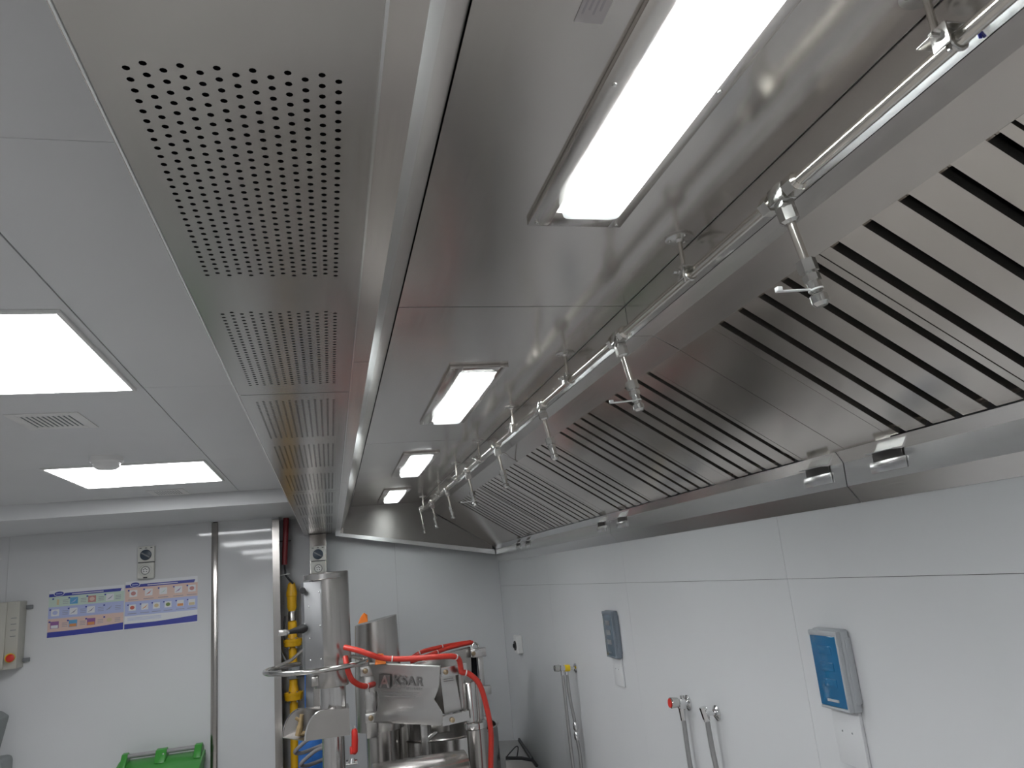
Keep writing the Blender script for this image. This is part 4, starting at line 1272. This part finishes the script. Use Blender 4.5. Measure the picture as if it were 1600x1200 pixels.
# far twin tap with yellow ring
t = thing('wall_tap', 'chrome wall tap with yellow ring and two hanging hoses', 'tap', (XW, 3.945, 1.41), 'chrome wall taps')
rose(t, 3.945, 1.412)
MB().cyl((XW - 0.012, 3.945, 1.412), (XW - 0.100, 3.945, 1.420), 0.009, n=16).build('spout_pipe', M_chrome, t)
MB().cyl((XW - 0.035, 3.945, 1.416), (XW - 0.062, 3.945, 1.418), 0.0165, n=18).build('colour_ring', M_yellowp, t)
m = MB()
m.cyl((XW - 0.062, 3.945, 1.418), (XW - 0.085, 3.945, 1.420), 0.015, n=18)
m.cyl((XW - 0.074, 3.945, 1.435), (XW - 0.074, 3.945, 1.385), 0.010, n=14)
m.cyl((XW - 0.052, 3.945, 1.40), (XW - 0.052, 3.945, 1.385), 0.010, n=14)
m.build('tap_body', M_chrome, t)
MB().tube([(XW - 0.085, 3.945, 1.420), (XW - 0.092, 3.945, 1.421), (XW - 0.115, 3.945, 1.423), (XW - 0.118, 3.945, 1.423)], [0.012, 0.018, 0.016, 0.012], 10).build('tap_handle', M_fit, t)
MB().tube(spline([(XW - 0.074, 3.945, 1.39), (XW - 0.074, 3.945, 1.25), (XW - 0.072, 3.945, 1.05), (XW - 0.066, 3.945, 0.85), (XW - 0.05, 3.95, 0.55)]), 0.0085, 10).build('hose', M_braid, t)
MB().tube(spline([(XW - 0.052, 3.945, 1.388), (XW - 0.050, 3.945, 1.28), (XW - 0.036, 3.945, 1.15), (XW - 0.034, 3.945, 1.08), (XW - 0.028, 3.945, 1.0), (XW - 0.030, 3.945, 0.85), (XW - 0.03, 3.95, 0.55)]), 0.0082, 10).build('hose', M_braid, t)
m = MB()
for z in (1.135, 1.09):
    m.tube([(XW - 0.035, 3.945, z + 0.020), (XW - 0.035, 3.945, z + 0.010), (XW - 0.034, 3.945, z - 0.010), (XW - 0.034, 3.945, z - 0.018)], [0.009, 0.014, 0.014, 0.009], 12)
m.build('hose_coupling', M_chrome, t)

# tap with red button
t = thing('wall_tap', 'chrome wall tap with red button on its knob', 'tap', (XW, 2.646, 1.41), 'chrome wall taps')
rose(t, 2.646, 1.416, 0.026)
m = MB()
m.cyl((XW - 0.010, 2.646, 1.416), (XW - 0.035, 2.646, 1.419), 0.013, n=18)
m.box(XW - 0.040, XW - 0.012, 2.634, 2.658, 1.398, 1.430, 0.004)
m.cyl((XW - 0.022, 2.646, 1.43), (XW - 0.022, 2.646, 1.443), 0.007, n=12)
m.build('tap_body', M_chrome, t)
MB().tube([(XW - 0.038, 2.646, 1.420), (XW - 0.042, 2.646, 1.421), (XW - 0.066, 2.646, 1.423), (XW - 0.069, 2.646, 1.423)], [0.012, 0.0165, 0.019, 0.017], 16).build('tap_handle', M_fit, t)
MB().cyl((XW - 0.0685, 2.646, 1.4232), (XW - 0.072, 2.646, 1.4235), 0.0155, n=18).build('red_button', M_red, t)
MB().tube([(XW - 0.028, 2.646, 1.40), (XW - 0.028, 2.646, 1.36)], [0.012, 0.009], 6).build('hose_nut', M_chrome, t)
MB().tube(spline([(XW - 0.028, 2.646, 1.37), (XW - 0.027, 2.646, 1.25), (XW - 0.024, 2.646, 1.1), (XW - 0.02, 2.646, 0.7)]), 0.0082, 10).build('hose', M_braid, t)

# nearest plain tap
t = thing('wall_tap', 'plain chrome wall outlet with hose, nearest the camera', 'tap', (XW, 2.436, 1.41), 'chrome wall taps')
rose(t, 2.436, 1.412)
m = MB()
m.cyl((XW - 0.010, 2.436, 1.412), (XW - 0.036, 2.436, 1.415), 0.007, n=14)
m.tube([(XW - 0.034, 2.436, 1.418), (XW - 0.038, 2.436, 1.416), (XW - 0.046, 2.436, 1.416)], [0.008, 0.011, 0.011], 12)
m.cyl((XW - 0.046, 2.436, 1.434), (XW - 0.040, 2.436, 1.392), 0.0105, n=14)
m.build('tap_body', M_chrome, t)
MB().cyl((XW - 0.049, 2.436, 1.436), (XW - 0.041, 2.436, 1.400), 0.012, n=6).build('hose_nut', M_chrome, t)
MB().tube(spline([(XW - 0.040, 2.436, 1.40), (XW - 0.036, 2.436, 1.30), (XW - 0.030, 2.436, 1.2), (XW - 0.024, 2.436, 0.8)]), 0.0085, 10).build('hose', M_braid, t)

# working datum is no longer needed
for o in C.objects:
    if 'base' in o:
        del o['base']
